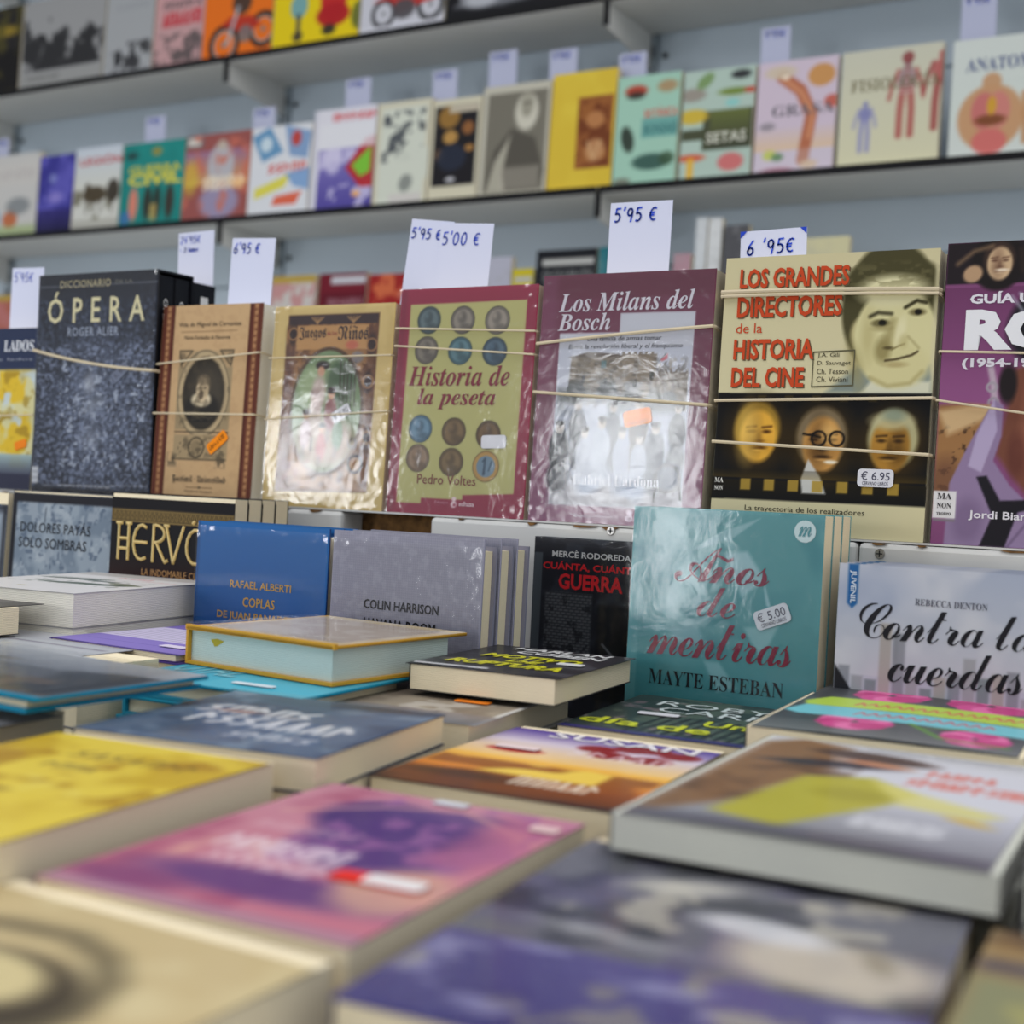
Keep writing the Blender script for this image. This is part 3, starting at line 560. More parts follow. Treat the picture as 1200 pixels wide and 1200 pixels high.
A.e(.755, .748, .042, .018, (100, 92, 58), .9, .01); A.e(.762, .749, .018, .014, (26, 24, 16), 1, .006); A.e(.915, .783, .036, .016, (110, 100, 64), .9, .01); A.e(.918, .784, .016, .013, (26, 24, 16), 1, .006); A.e(.76, .73, .04, .012, (150, 138, 92), .7, .015)
A.p([(.80, .77), (.77, .70), (.765, .665), (.80, .66), (.815, .70), (.825, .76)], (140, 128, 80), .6, .03); A.e(.845, .72, .02, .06, (222, 216, 176), .7, .02, -10); A.e(.795, .662, .022, .008, (70, 60, 34), .8, .008); A.l([(.81, .655), (.84, .668), (.865, .675)], .007, (110, 98, 58), .8, .008); A.e(.86, .685, .02, .03, (176, 164, 112), .5, .02); A.l([(.88, .70), (.93, .66)], .008, (150, 138, 92), .7, .012)
A.l([(.785, .618), (.83, .622), (.90, .636), (.925, .648)], .010, (64, 52, 32), .95, .008); A.e(.83, .604, .05, .013, (168, 152, 104), .8, .012); A.l([(.72, .56), (.8, .53), (.9, .54), (.95, .58)], .012, (146, 132, 82), .6, .02)
A.r(0, .12, 1, .505, (14, 14, 16)); A.r(0, .12, .06, .505, (18, 17, 18))
A.g(.19, .12, (30, 25, 12), (14, 14, 16), .8)
for u, v, r_, sk, hr, dk, tn in ((.205, .355, .10, (222, 168, 62), (150, 118, 44), (64, 34, 8), .4), (.515, .33, .105, (190, 140, 74), (120, 104, 78), (40, 24, 12), .3), (.84, .33, .10, (170, 124, 50), (170, 164, 124), (50, 32, 12), -.5)):
    A.e(u, v, r_*1.5, r_*1.7, (64, 46, 14), .8, .1); A.face(u, v, r_, sk, hr, dk, tn)
A.e(.16, .36, .05, .12, (244, 206, 110), .6, .06); A.e(.55, .36, .04, .05, (222, 180, 110), .6, .04)
for k in (-1, 1): A.ring(.545+k*.042, .345, .033, .010, (16, 12, 10))
A.l([(.43, .36), (.51, .35)], .01, (16, 12, 10)); A.e(.565, .263, .03, .008, (232, 222, 200), 1, .006); A.p([(.43, .2), (.46, .27), (.52, .21), (.55, .15), (.44, .15)], (200, 200, 196), .95, .01); A.e(.83, .41, .09, .04, (186, 180, 140), .8, .03); A.e(.84, .43, .05, .03, (110, 130, 120), .6, .03)
for k in range(7): A.r(.14+k*.115, .155, .19+k*.115, .195, (168, 138, 56), .9)
for k in range(5): A.r(.2+k*.13, .475, .24+k*.13, .497, (70, 58, 28), .7)
A.g(.2, .23, (120, 92, 24), (20, 16, 8), .35)
b7 = stand('book', 'cream and black cinema book with red block title and printed portraits of four men', -.4295, -.2495, Y3, Z3, .2345, .026, A, spine=(24, 22, 20), group=G3, m=PRINTM)
RD = (192, 70, 34); SH = (104, 84, 60)
for s_, bx in (('LOS GRANDES', (.075, .885, .60, .957)), ('DIRECTORES', (.07, .778, .575, .855)), ('HISTORIA', (.065, .625, .455, .70)), ('DEL CINE', (.062, .525, .415, .598))):
    text(b7, 'title_shadow', s_, tuple(q+.006*(1 if i % 2 == 0 else -.7) for i, q in enumerate(bx)), SH, 'sansb', .012, gloss=False, eps=.0004); text(b7, 'title', s_, bx, RD, 'sansb', .012, gloss=False, eps=.0007)
text(b7, 'title', 'de la', (.07, .722, .20, .758), RD, gloss=False)
for k, s_ in enumerate(('J.A. Gili', 'D. Sauvaget', 'Ch. Tesson', 'Ch. Viviani')): text(b7, 'author', s_, (.475, .628-k*.028, .475+[.10, .155, .145, .145][k], .647-k*.028), (66, 62, 46), gloss=False)
V_, F_ = ribbon([[(.455, .527), (.645, .532), (.645, .655), (.455, .65), (.455, .527)]], .005); mesh('author_frame', [((p[0]-.5)*.18, -.0005, p[1]*.2345) for p in V_], F_, ink((90, 86, 64), False), b7)
text(b7, 'publisher', 'MA', (.012, .178, .055, .196), (220, 218, 210), 'sb'); text(b7, 'publisher', 'NON', (.012, .15, .055, .166), (220, 218, 210), 'sb')
text(b7, 'subtitle', 'La trayectoria de los realizadores', (.17, .075, .735, .1), (50, 48, 40), gloss=False); text(b7, 'subtitle', 'que crearon un arte', (.28, .035, .67, .06), (50, 48, 40), gloss=False)
sticker(b7, .775, .212, .029, .0145, (214, 214, 222), 0, '€ 6.95', sub='CERVANO LIBROS')
band('doubled upper rubber band on the cinema book', b7, .026, (845, 341), (1098, 337), .0022, -.001); band('second loop of the upper band on the cinema book', b7, .026, (845, 346), (1098, 342), .0018, -.001)
band('middle rubber band on the cinema book', b7, .026, (837, 469), (1092, 466), .0018); band('lower rubber band on the cinema book', b7, .026, (833, 517), (1087, 533), .0018)
# -- Rock guide
A = Art(.168, .2375, .0010, (124, 70, 112)); A.g(.45, .85, (142, 82, 130), (104, 54, 92), .9); A.r(0, .862, 1, 1, (30, 22, 26))
A.e(.23, .93, .12, .13, (24, 18, 18), 1, .02); A.face(.235, .93, .064, (198, 168, 132), (52, 38, 32), (84, 54, 42), .2); A.e(.25, .905, .03, .007, (232, 214, 190), .9, .006); A.e(.12, .895, .045, .04, (184, 150, 116), .95, .015, 30); A.l([(.05, .93), (.12, .97), (.2, .985)], .02, (120, 96, 72), .8, .02); A.l([(.33, .97), (.34, .90)], .02, (44, 32, 28), .9, .02)
A.e(.45, .95, .10, .10, (22, 16, 18), 1, .02); A.face(.45, .92, .05, (190, 116, 98), (24, 18, 20), (86, 34, 34), 0); A.e(.45, .975, .085, .05, (20, 14, 16), 1, .02); A.e(.45, .892, .025, .01, (150, 60, 56), .9, .006); A.e(.60, .96, .03, .06, (60, 130, 160), .9, .01); A.face(.68, .95, .05, (190, 104, 88), (30, 20, 24), (70, 26, 26), 0); A.face(.9, .93, .055, (190, 140, 110), (30, 20, 24), (70, 36, 26), 0)
A.e(.58, .74, .30, .22, (28, 26, 32), 1, .03, 20)
for k in range(11): A.l([(.30+k*.035, .85-abs(k-4)*.008), (.36+k*.04, .76), (.42+k*.03, .68)], .012, (172, 170, 186), .7, .015)
A.p([(.30, .57), (.31, .46), (.27, .30), (.46, .13), (.8, .08), (1, .2), (1, .62), (.5, .62)], (112, 66, 50), 1, .03); A.p([(.40, .56), (.38, .42), (.36, .32), (.5, .2), (.8, .16), (1, .3), (1, .6)], (146, 92, 70), .9, .06); A.e(.62, .42, .14, .16, (172, 112, 84), .8, .08); A.l([(.40, .44), (.50, .455), (.6, .44)], .03, (60, 32, 28), .8, .02); A.e(.36, .30, .04, .1, (90, 46, 38), .7, .03)
A.e(.305, .53, .04, .09, (28, 20, 22), 1, .02); A.l([(.22, .60), (.24, .54), (.25, .48), (.27, .45)], .03, (190, 178, 186), .8, .015); A.ring(.235, .52, .02, .012, (160, 150, 160)); A.ring(.245, .47, .02, .012, (150, 140, 150))
A.p([(0, .10), (0, .46), (.14, .465), (.26, .46), (.22, .38), (.12, .24), (.08, .1)], (150, 108, 66), 1, .02); A.n(24, (62, 40, 24), .8, .64, .05, (0, .12, .2, .42)); A.p([(0, .44), (.14, .46), (.26, .455), (.2, .41), (.05, .36)], (206, 176, 132), .85, .03); A.e(.05, .2, .07, .12, (104, 68, 50), .7, .05)
A.p([(.06, 0), (.07, .2), (.14, .32), (.25, .48), (.29, .46), (.29, .36), (.26, .28), (.34, .2), (.46, .12), (.62, .14), (.8, .1), (1, .16), (1, 0)], (138, 118, 152), 1, .01); A.p([(.25, .48), (.18, .36), (.15, .26), (.21, .24), (.27, .38)], (176, 162, 194), .9, .01); A.e(.16, .08, .07, .1, (108, 88, 122), .6, .05); A.l([(.46, .12), (.34, .0)], .012, (104, 86, 118), .8, .01)
A.p([(.19, .225), (.235, .23), (.30, .15), (.40, .155), (.5, .17), (.5, .14), (.38, .115), (.33, 0), (.22, 0), (.27, .1)], (22, 18, 26), 1, .01)
A.r(0, .085, .105, .175, (214, 212, 214)); A.r(.005, .075, .105, .083, (120, 110, 120))
b8 = stand('book', 'purple rock music guide with a guitarist in a tie, cut off by the right edge', -.2440, -.0760, Y3, Z3, .2375, .026, A, spine=(40, 20, 36), group=G3)
text(b8, 'title', 'ROCK', (.10, .640, 1.0, .778), (226, 226, 230), 'sansb', .035); text(b8, 'title', 'GUÍA UNIVERSAL DEL', (.115, .795, .92, .835), (218, 214, 222), 'sansb', .02); text(b8, 'title', '(1954-1970)', (.095, .577, .505, .616), (218, 214, 222), 'sansb', .02); text(b8, 'author', 'Jordi Bianciotto', (.165, .082, .58, .115), (218, 214, 222), 'sansb')
text(b8, 'publisher', 'MA', (.02, .148, .085, .168), (40, 36, 40), 'sb'); text(b8, 'publisher', 'NON', (.02, .118, .085, .136), (40, 36, 40), 'sb'); text(b8, 'publisher', 'TROPPO', (.02, .095, .085, .105), (40, 36, 40), 'sb')
band('upper rubber band on the purple rock guide', b8, .026, (1098, 411), (1200, 413)); band('lower rubber band on the purple rock guide', b8, .026, (1093, 468), (1200, 484))
# copies banded behind the front ones
def behind(b, n, lbls, t):
    R_ = b.rotation_euler.to_matrix()
    for i in range(n):
        c = dup(b); strip(c); c.location = Vector(b.location)+R_ @ Vector((0, (t+.003)*(i+1), 0)); c.location.z = b.location.z; c['label'] = lbls[i]; c['group'] = 'hidden second copies in the back row bundles'
behind(b5, 1, ['second dark red coin book, hidden behind the front one'], .022)
behind(b6, 1, ['second maroon castle book, its top edge behind the front one'], .024); behind(b7, 1, ['second cinema book, hidden behind the front one'], .026)
# -- price cards between the books
def card(label, p0, p1, y, s=None, tx=.08, ty=.16, ch=.011, lean=0, tilt=0, corners=False, z0=None, back=False, wd=.0013, sub=None, wave=0):
    """paper price card: p0, p1 = its top left and bottom right seen in the photograph"""
    a, b = on_y(p0, y), on_y(p1, y); w = b.x-a.x; zb = z0 if z0 is not None else b.z-.04; h = a.z-zb
    t_ = thing('price_card', label, 'price card', (a.x+w/2, y, H+zb), (math.radians(-lean), math.radians(tilt), 0), 'handwritten price cards' if s else 'blurred price cards behind the shelf books')
    box('card', (-w/2, 0, 0), (w/2, .0007, h), CARD, t_)
    if s: handwriting(t_, s, -w/2+w*tx, h-h*0-ty*ch-ch*1.25, ch, wd)
    if sub: handwriting(t_, sub, -w/2+w*tx, h-ch*2.75, ch*.7, wd)
    if corners:
        for sx in (-1, 1): mesh('blue_corner', [(sx*w/2, -.0006, h), (sx*(w/2-.006), -.0006, h), (sx*w/2, -.0006, h-.006)], [(0, 1, 2)], ink((40, 70, 190), False), t_)
    return t_
YC = Y3+.034
card('price card reading 5,95 behind the blue and yellow book', (13, 315), (47, 383), YC+.0, "5'95E", .08, .3, .0112, tilt=1.5, wd=.0009)
card('price card of two lines behind the opera slipcase', (211, 273), (250, 330), Y3+.1015, "24'95E", .06, .3, .0085, wd=.0009, sub="- 3 tomos", tilt=-1)
card('price card reading 6,95 behind the tan portrait book', (268, 281), (315, 357), YC+.006, "6'95 E", .05, .3, .0108, tilt=3)
card('left card of the wide pair behind the coin book, reading 5,95', (470, 260), (516, 340), YC+.018, "5'95 E", .04, .6, .0105, tilt=7)
card('right card of the wide pair behind the coin book, reading 5,00', (510, 264), (568, 340), YC+.0165, "5'00 E", .05, .5, .0125, tilt=4)
card('tall price card reading 5,95 behind the maroon castle book', (714, 239), (783, 310), YC+.020, "5'95 E", .07, .2, .0125, tilt=1, wd=.0016)
card('small price card with blue corners behind the cinema book', (870, 271), (946, 298), YC+.020, "6 '95E", .1, .45, .0125, tilt=-1.2, corners=True, wd=.0015)
# ================================================================== second row, standing on the table
G2 = 'books standing in the second row'
Y2 = .965
def xs(px, y): return on_y(px, y).x
# grey-blue book at far left
A = Art(.15, .2, .004, (150, 162, 176)); A.r(.0, .96, 1, 1, (40, 42, 50)); A.n(6, (90, 100, 116), .6, .5, .2); A.r(.955, 0, 1, 1, (30, 32, 40))
stand('book', 'pale book with a dark rim cut off by the left edge of the second row', -1.338, -1.188, Y2, ZT, .213, .02, A, spine=(30, 32, 38), group=G2)
A = Art(.15, .214, .0014, (140, 152, 164)); A.n(5, (104, 118, 134), .8, .45, .2); A.n(14, (170, 178, 186), .5, .55, .1); A.n(22, (78, 92, 112), .7, .66, .05); A.r(0, 0, .045, 1, (32, 32, 38)); A.r(0, .955, 1, 1, (36, 36, 42)); A.l([(.34, .86), (.345, .93)], .014, (70, 80, 92), .8, .01)
b = stand('book', 'misty grey-blue book with black lettering by the left of the second row', -1.180, -1.030, Y2, ZT, .216, .028, A, spine=(32, 32, 38), group=G2, m=PRINTM)
text(b, 'author', 'DOLORES PAYÁS', (.10, .80, .80, .862), (34, 36, 42)); text(b, 'title', 'SOLO SOMBRAS', (.09, .725, .77, .775), (34, 36, 42))
A = Art(.162, .215, .0011, (26, 25, 28)); A.g(.75, .35, (28, 26, 28), (92, 30, 26), .95); A.r(0, .89, 1, .948, (40, 34, 24))
for k in range(60):
    u = k/60.; A.l([(u, .9), (u+.012, .938)], .004, (170, 142, 84)); A.l([(u+.012, .9), (u, .938)], .004, (150, 124, 74))
A.l([(0, .893), (1, .893)], .005, (180, 150, 90)); A.l([(0, .945), (1, .945)], .005, (180, 150, 90))
GO = (196, 164, 96)
b = stand('book', 'black and dark red book with gold lettering and a gold knotwork band', -1.026, -.864, Y2, ZT, .2195, .019, A, spine=(26, 25, 28), group=G2, m=PRINTM, copies=3, clabel=['copy right behind the front gold-lettered black book', 'copy third in the file of gold-lettered black books', 'copy last in the file of gold-lettered black books'], lean=1)
L_ = [[(0, 0), (0, 1)], [(-.08, 1), (.1, 1)], [(.34, 0), (.34, 1)], [(.26, 1), (.42, 1)], [(0, .58), (.34, .58)], [(0, .3), (.34, .3)],
      arc(.8, .5, .28, .48, 60, 300), [(.54, .5), (.98, .5)], [(1.2, 0), (1.2, 1)], arc(1.25, .76, .32, .24, 90, -90), [(1.3, .52), (1.62, 0), (1.7, .05)], [(1.62, 1), (1.9, 0), (2.2, 1)], [(1.56, 1), (1.7, 1)],
      arc(2.62, .48, .3, .46, 0, 360, 14), [(2.5, 1.1), (2.54, 1.16)], [(2.7, 1.1), (2.74, 1.16)], [(3.1, 0), (3.1, 1)], arc(3.15, .76, .32, .24, 90, -90), [(3.2, .52), (3.5, 0)]]
V_, F_ = ribbon(L_, .085); mesh('title', [(-.081+.012+p[0]*.0395, -.0006, .2195*.70+p[1]*.036) for p in V_], F_, ink(GO), b)
V_, F_ = ribbon(L_, .03); mesh('title_highlight', [(-.081+.0112+p[0]*.0395, -.0009, .2195*.70+.0005+p[1]*.036) for p in V_], F_, ink((236, 214, 150)), b); text(b, 'subtitle', 'LA INDOMABLE CUCHILLA', (.28, .635, .92, .665), (186, 140, 90), 'sans')
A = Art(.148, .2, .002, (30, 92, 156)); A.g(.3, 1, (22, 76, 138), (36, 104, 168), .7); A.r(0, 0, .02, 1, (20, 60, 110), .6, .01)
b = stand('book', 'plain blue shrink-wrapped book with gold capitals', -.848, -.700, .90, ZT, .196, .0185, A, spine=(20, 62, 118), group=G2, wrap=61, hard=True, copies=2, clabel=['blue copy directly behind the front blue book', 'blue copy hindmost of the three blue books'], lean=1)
OC = (200, 158, 60); text(b, 'author', 'RAFAEL ALBERTI', (.28, .73, .745, .763), OC, 'sans', .012); text(b, 'title', 'COPLAS', (.385, .648, .63, .691), OC, 'sans', .014); text(b, 'title', 'DE JUAN PANADERO', (.19, .580, .83, .623), OC, 'sans', .014)
A = Art(.148, .2, .0010, (148, 148, 164))
for k in range(0, A.nx, 2): A.C[:, k] *= .95
for k in range(0, A.ny, 2): A.C[k] *= .955
A.n(30, (170, 170, 184), .35, .5, .2)
b = stand('book', 'grey cloth-look shrink-wrapped book with black capitals', -.695, -.547, .90, ZT, .194, .022, A, spine=(138, 138, 156), group=G2, wrap=67, hard=True, copies=2, gap=.004, clabel=['grey copy directly behind the front grey book', 'grey copy hindmost of the three grey books'], lean=1)
text(b, 'author', 'COLIN HARRISON', (.235, .705, .735, .745), (30, 30, 36), 'sans', .015); text(b, 'title', 'HAVANA ROOM', (.24, .620, .72, .667), (26, 26, 32), 'sans', .02)
A = Art(.108, .2, .0009, (30, 32, 38)); A.r(.0, 0, .08, .93, (84, 92, 98), .8, .01); A.n(8, (54, 60, 70), .6, .5, .2); A.r(.12, .4, .55, .76, (92, 94, 98), .9, .02); A.r(.6, .3, 1, .72, (18, 19, 22), .9, .03)
for j in range(26):
    v = .42+j*.0135; A.l([(.1, v), (.56, v-.002)], .007, (40, 42, 46))
    for k in range(9): u = .12+k*.05+(j % 2)*.025; A.l([(u, v), (u, v+.012)], .008, (42, 44, 48))
A.n(16, (26, 28, 32), .7, .56, .06, (.1, .4, .56, .76)); A.l([(.66, .55), (.86, .45)], .02, (120, 122, 126), .8, .01)
b = stand('book', 'black paperback with red title letters above a brick wall photograph', -.581, -.473, 1.045, ZT, .200, .018, A, spine=(70, 78, 84), group=G2, lean=.5, wrap=6)
text(b, 'author', 'MERCÈ RODOREDA', (.17, .915, .88, .95), (206, 206, 206), 'sansb'); text(b, 'title', 'CUÁNTA, CUÁNTA', (.09, .855, .96, .898), (208, 40, 46), 'sansb', .008); text(b, 'title', 'GUERRA', (.24, .775, .82, .845), (208, 40, 46), 'sansb', .014)
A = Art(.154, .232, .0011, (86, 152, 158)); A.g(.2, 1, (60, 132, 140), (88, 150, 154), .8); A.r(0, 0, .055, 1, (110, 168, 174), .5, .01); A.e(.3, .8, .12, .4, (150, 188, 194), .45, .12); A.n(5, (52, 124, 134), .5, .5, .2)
A.p([(.32, .86), (.48, .93), (.68, .98), (.52, .9)], (170, 200, 206), .6, .01); A.p([(.5, .86), (.62, .87), (.72, .78), (.6, .72)], (176, 204, 212), .7, .02); A.p([(.7, .8), (.76, .68), (.73, .70)], (176, 204, 212), .7, .01); A.p([(.62, .62), (.8, .64), (.72, .52)], (160, 196, 202), .6, .02); A.p([(.2, .6), (.38, .62), (.42, .55), (.28, .55)], (160, 190, 200), .5, .03); A.p([(.42, .5), (.5, .5), (.6, .42), (.5, .4)], (150, 190, 198), .6, .02)
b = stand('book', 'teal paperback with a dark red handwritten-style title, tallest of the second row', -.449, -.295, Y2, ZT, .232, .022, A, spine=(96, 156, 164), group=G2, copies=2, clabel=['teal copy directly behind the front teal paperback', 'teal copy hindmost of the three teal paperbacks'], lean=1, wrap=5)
DR = (122, 28, 58)
text(b, 'title', 'Años', (.24, .755, .74, .875), DR, 'scr', -.004, .84); text(b, 'title', 'de', (.37, .645, .575, .745), DR, 'scr', -.004, .84); text(b, 'title', 'mentiras', (.11, .505, .87, .625), DR, 'scr', -.004, .82); text(b, 'author', 'MAYTE ESTEBAN', (.13, .405, .84, .455), (28, 32, 40), 'sb', -.007)
V_ = [(.5*math.cos(a*math.pi/12), .5*math.sin(a*math.pi/12)) for a in range(24)]
mesh('logo_disc', [((.905-.5)*.154+p[0]*.0165, -.0004, .945*.232+p[1]*.0165) for p in V_], [tuple(range(24))], ink((206, 226, 228)), b); text(b, 'logo_letters', 'm', (.872, .928, .938, .962), (80, 144, 152), 'scr', eps=.0007)
sticker(b, .765, .665, .028, .0145, (206, 212, 220), 22, '€ 5.00', sub='CERVANO LIBROS')
A = Art(.15, .198, .0011, (176, 180, 194)); A.g(.6, 1, (190, 192, 200), (160, 168, 188), .8); A.n(4, (206, 206, 212), .6, .5, .2); A.e(.15, .9, .2, .1, (140, 152, 180), .5, .1)
for k in range(16):
    u = .02+k*.065; hh = .56+.14*A.rs.rand()+(.16 if k in (3, 4) else 0); A.r(u, .2, u+.055, hh, [(122, 126, 134), (146, 148, 152), (104, 118, 120), (158, 150, 142)][k % 4], .75, .012)
    for q in range(7): A.l([(u+.01, .25+q*.04), (u+.045, .25+q*.04)], .004, (80, 84, 92), .5)
A.e(.29, .70, .012, .08, (130, 134, 142), .8, .01); A.p([(0, .3), (0, .63), (.2, .42), (.2, .3)], (26, 28, 34), 1, .005); A.n(24, (206, 180, 50), .9, .48, .05, (0, .3, .14, .52)); A.e(.52, .42, .06, .05, (34, 30, 32), .9, .02)
A.p([(.045, .855), (.07, .835), (.095, .855), (.095, 1), (.045, 1)], (30, 92, 150), 1)
b = stand('book', 'pale grey city-skyline paperback with black brush script, at the right edge', -.2825, -.1325, Y2, ZT, .1975, .016, A, spine=(150, 154, 166), group=G2, copies=4, gap=.002, clabel=['copy second in the file of grey skyline paperbacks', 'copy third in the file of grey skyline paperbacks', 'copy fourth in the file of grey skyline paperbacks', 'copy last in the file of grey skyline paperbacks'], lean=1)
text(b, 'author', 'REBECCA DENTON', (.37, .868, .70, .892), (78, 80, 92), 'sb', -.006); text(b, 'title', 'Contra las', (.11, .735, .98, .865), (24, 24, 30), 'scr', -.006, .84); text(b, 'title', 'cuerdas', (.26, .585, .87, .715), (24, 24, 30), 'scr', -.006, .82); text(b, 'collection_name', 'JUVENIL', (-.01, .905, .15, .93), (200, 212, 226), 'sansb', rot=-90)
# ================================================================== books lying on the table
G1 = 'books lying face up on the table'
def flat(label, cx, cy, a, z, w, l, t, art, stack=True, shift=0, group=G1, low=None, **k):
    """book lying face up: centre of its cover, turn in degrees, height of the cover; copies below it down to the table"""
    r = math.radians(a); ox, oy = cx+l/2*math.sin(r), cy-l/2*math.cos(r)
    b = book('book', label, w, l, t, art, (ox, oy, H+z), (math.radians(-90), 0, r), group=group, **k)
    if stack:
        gap = (z-t)-ZT-.0004; n = max(1, min(6, round(gap/t))); s = gap/(n*t)
        for i in range(n):
            c = dup(b); c.scale = (1, s*.985, 1); c.location.z = H+z-t-.0003-i*t*s; c['group'] = 'lower copies in the table stacks'
            c['label'] = 'copy '+['right under', 'second under', 'third under', 'fourth under', 'fifth under', 'sixth under', 'seventh under'][i]+' the '+low
            strip(c); c.location.y += shift
    return b
FR = .0016
# front row, strongly blurred
A = Art(.15, .2, .002, (196, 176, 132)); A.n(4, (214, 200, 158), .8, .45, .2); A.g(.5, 0, (196, 176, 132), (150, 128, 92), .5)
A.e(.47, .62, .30, .22, (52, 44, 34), .9, .06); A.e(.42, .66, .22, .14, (206, 190, 142), 1, .05); A.e(.5, .5, .12, .06, (226, 210, 160), .9, .04); A.l([(.02, .80), (.25, .86), (.45, .88), (.6, .84), (.72, .76), (.78, .64), (.76, .52), (.68, .44), (.55, .42)], .05, (60, 54, 40), .75, .09); A.e(.14, .5, .1, .2, (210, 200, 170), .9, .08); A.e(.78, .35, .08, .12, (70, 60, 46), .8, .08); A.l([(.3, .6), (.42, .58)], .02, (90, 50, 40), .7, .02)
flat('sepia book with a drawn portrait, nearest the camera at the bottom left', -.336, .246, 1, -.156, .150, .21, .024, A, spine=(120, 104, 78), low='sepia portrait book')
A = Art(.167, .22, .002, (112, 112, 124)); A.n(4, (58, 60, 72), .9, .45, .12); A.n(6, (186, 180, 168), .85, .6, .1, (.1, .3, 1, 1)); A.n(5, (86, 78, 132), .35, .58, .12)
A.e(.78, .50, .22, .16, (206, 196, 182), .95, .08); A.e(.60, .62, .16, .07, (222, 222, 226), .9, .04, -12); A.e(.86, .56, .03, .07, (150, 140, 124), .7, .03, 20); A.g(.36, .0, (92, 86, 146), (66, 62, 122), .9); A.n(9, (150, 148, 186), .8, .56, .1, (0, 0, 1, .38), sx=.5); A.n(7, (176, 170, 130), .5, .66, .05, (0, 0, 1, .38)); A.e(.35, .78, .14, .06, (204, 200, 190), .8, .05, 20); A.e(.28, .46, .2, .03, (200, 200, 200), .6, .04, -8)
b = flat('grey and violet comic-style book lying at the bottom centre', -.174, .449, 5.5, -.157, .165, .228, .024, A, spine=(90, 86, 110), low='grey and violet comic-style book', wrap=71)
A = Art(.15, .21, .002, (150, 124, 84)); A.g(.9, 1, (120, 92, 60), (90, 74, 60)); A.n(4, (168, 142, 92), .8, .5, .2); A.r(0, .76, 1, .84, (92, 84, 86), .9, .05); A.r(0, .3, 1, .74, (132, 136, 104), .9, .08); A.n(5, (160, 156, 100), .8, .55, .1, (0, .3, 1, .74)); A.r(0, 0, 1, .3, (110, 112, 92))
flat('brown and green book cut by the right edge, in front of the white-paged one', -.006, .413, 3, -.152, .150, .21, .022, A, spine=(96, 72, 50), low='brown and green book at the right edge')
A = Art(.15, .2, .002, (226, 222, 206)); A.r(0, 0, 1, .16, (58, 56, 72), 1, .03); A.r(0, .62, 1, 1, (206, 200, 186)); A.n(5, (170, 160, 140), .5, .6, .1)
flat('cream and dark blue book at the right edge, beside the yellow-skirt cover', -.010, .634, 3, -.132, .150, .195, .022, A, spine=(56, 54, 70), low='cream and dark blue book at the right edge', pages=PAGESG)
# purple tree cover
A = Art(.14, .2, .0016, (186, 118, 142)); A.g(0, 1, (190, 110, 128), (196, 140, 158), .8); A.n(3, (160, 78, 110), .8, .5, .2, (0, 0, .6, 1)); A.n(4, (222, 176, 150), .7, .55, .15, (.1, .1, 1, .8))
A.e(.40, .76, .20, .22, (66, 42, 110), .95, .08, 20); A.e(.62, .60, .30, .34, (76, 48, 116), .95, .12); A.e(.60, .86, .26, .08, (86, 60, 122), .8, .06, 8); A.n(9, (150, 96, 150), .7, .56, .1, (.3, .3, 1, 1)); A.l([(.1, .7), (.35, .86), (.6, .93), (.9, .8)], .03, (204, 150, 150), .8, .03)
A.e(.55, .2, .42, .12, (84, 50, 116), .85, .08); A.e(.2, .1, .2, .08, (120, 60, 110), .8, .06); A.e(.86, .3, .16, .2, (206, 160, 140), .8, .08); A.r(.75, .5, 1, .95, (182, 100, 132), .6, .1); A.scrib(.16, .38, .60, .47, (226, 206, 214), 9, .9, .02); A.scrib(.22, .28, .62, .36, (222, 200, 210), 8, .8, .016); A.scrib(.12, .55, .5, .60, (216, 180, 190), 9, .6, .012); A.g(.05, 0, (150, 120, 150), (180, 150, 150), .7)
b = flat('pink and violet paperback with a dark tree and a red and white sticker', -.338, .452, 4, -.153, .140, .2, .022, A, spine=(120, 80, 120), low='pink and violet tree paperback')
sticker(b, .79, .33, .040, .013, (222, 48, 40), 2, None, name='sticker'); s_ = sticker(b, .84, .33, .026, .0115, (226, 222, 222), 2, None, eps=.0016, name='sticker'); sticker(b, .93, .88, .014, .010, (222, 190, 190), 0, None, name='sticker'); sticker(b, .52, .965, .018, .008, (206, 206, 214), 0, None, name='sticker')
# yellow cover
A = Art(.135, .205, .0016, (196, 164, 44)); A.n(3, (222, 198, 70), .9, .45, .15); A.n(5, (160, 118, 24), .7, .55, .12, (0, .45, 1, 1)); A.n(4, (232, 222, 130), .8, .6, .12, (0, .1, .8, .6)); A.e(.1, .1, .4, .12, (120, 88, 60), .9, .1)
A.scrib(.32, .80, .88, .86, (92, 74, 40), 7, .9, .012); A.scrib(.36, .68, .6, .72, (92, 74, 40), 4, .8, .012); A.e(.18, .55, .12, .03, (120, 90, 40), .8, .03); A.e(.5, .45, .06, .03, (130, 100, 40), .7, .03); A.e(.1, .38, .05, .03, (230, 230, 220), .9, .03)
flat('yellow paperback at the left edge of the table', -.487, .409, 6, -.1405, .135, .21, .024, A, spine=(150, 120, 40), low='yellow paperback')
A = Art(.16, .2, .003, (108, 108, 112)); A.n(4, (126, 124, 126), .6, .5, .2); A.scrib(.5, .5, .9, .56, (170, 70, 60), 6, .7, .012)
flat('dull grey book at the left edge behind the yellow paperback', -.668, .432, 3, -.1385, .136, .215, .022, A, spine=(90, 92, 98), low='dull grey book at the left edge')
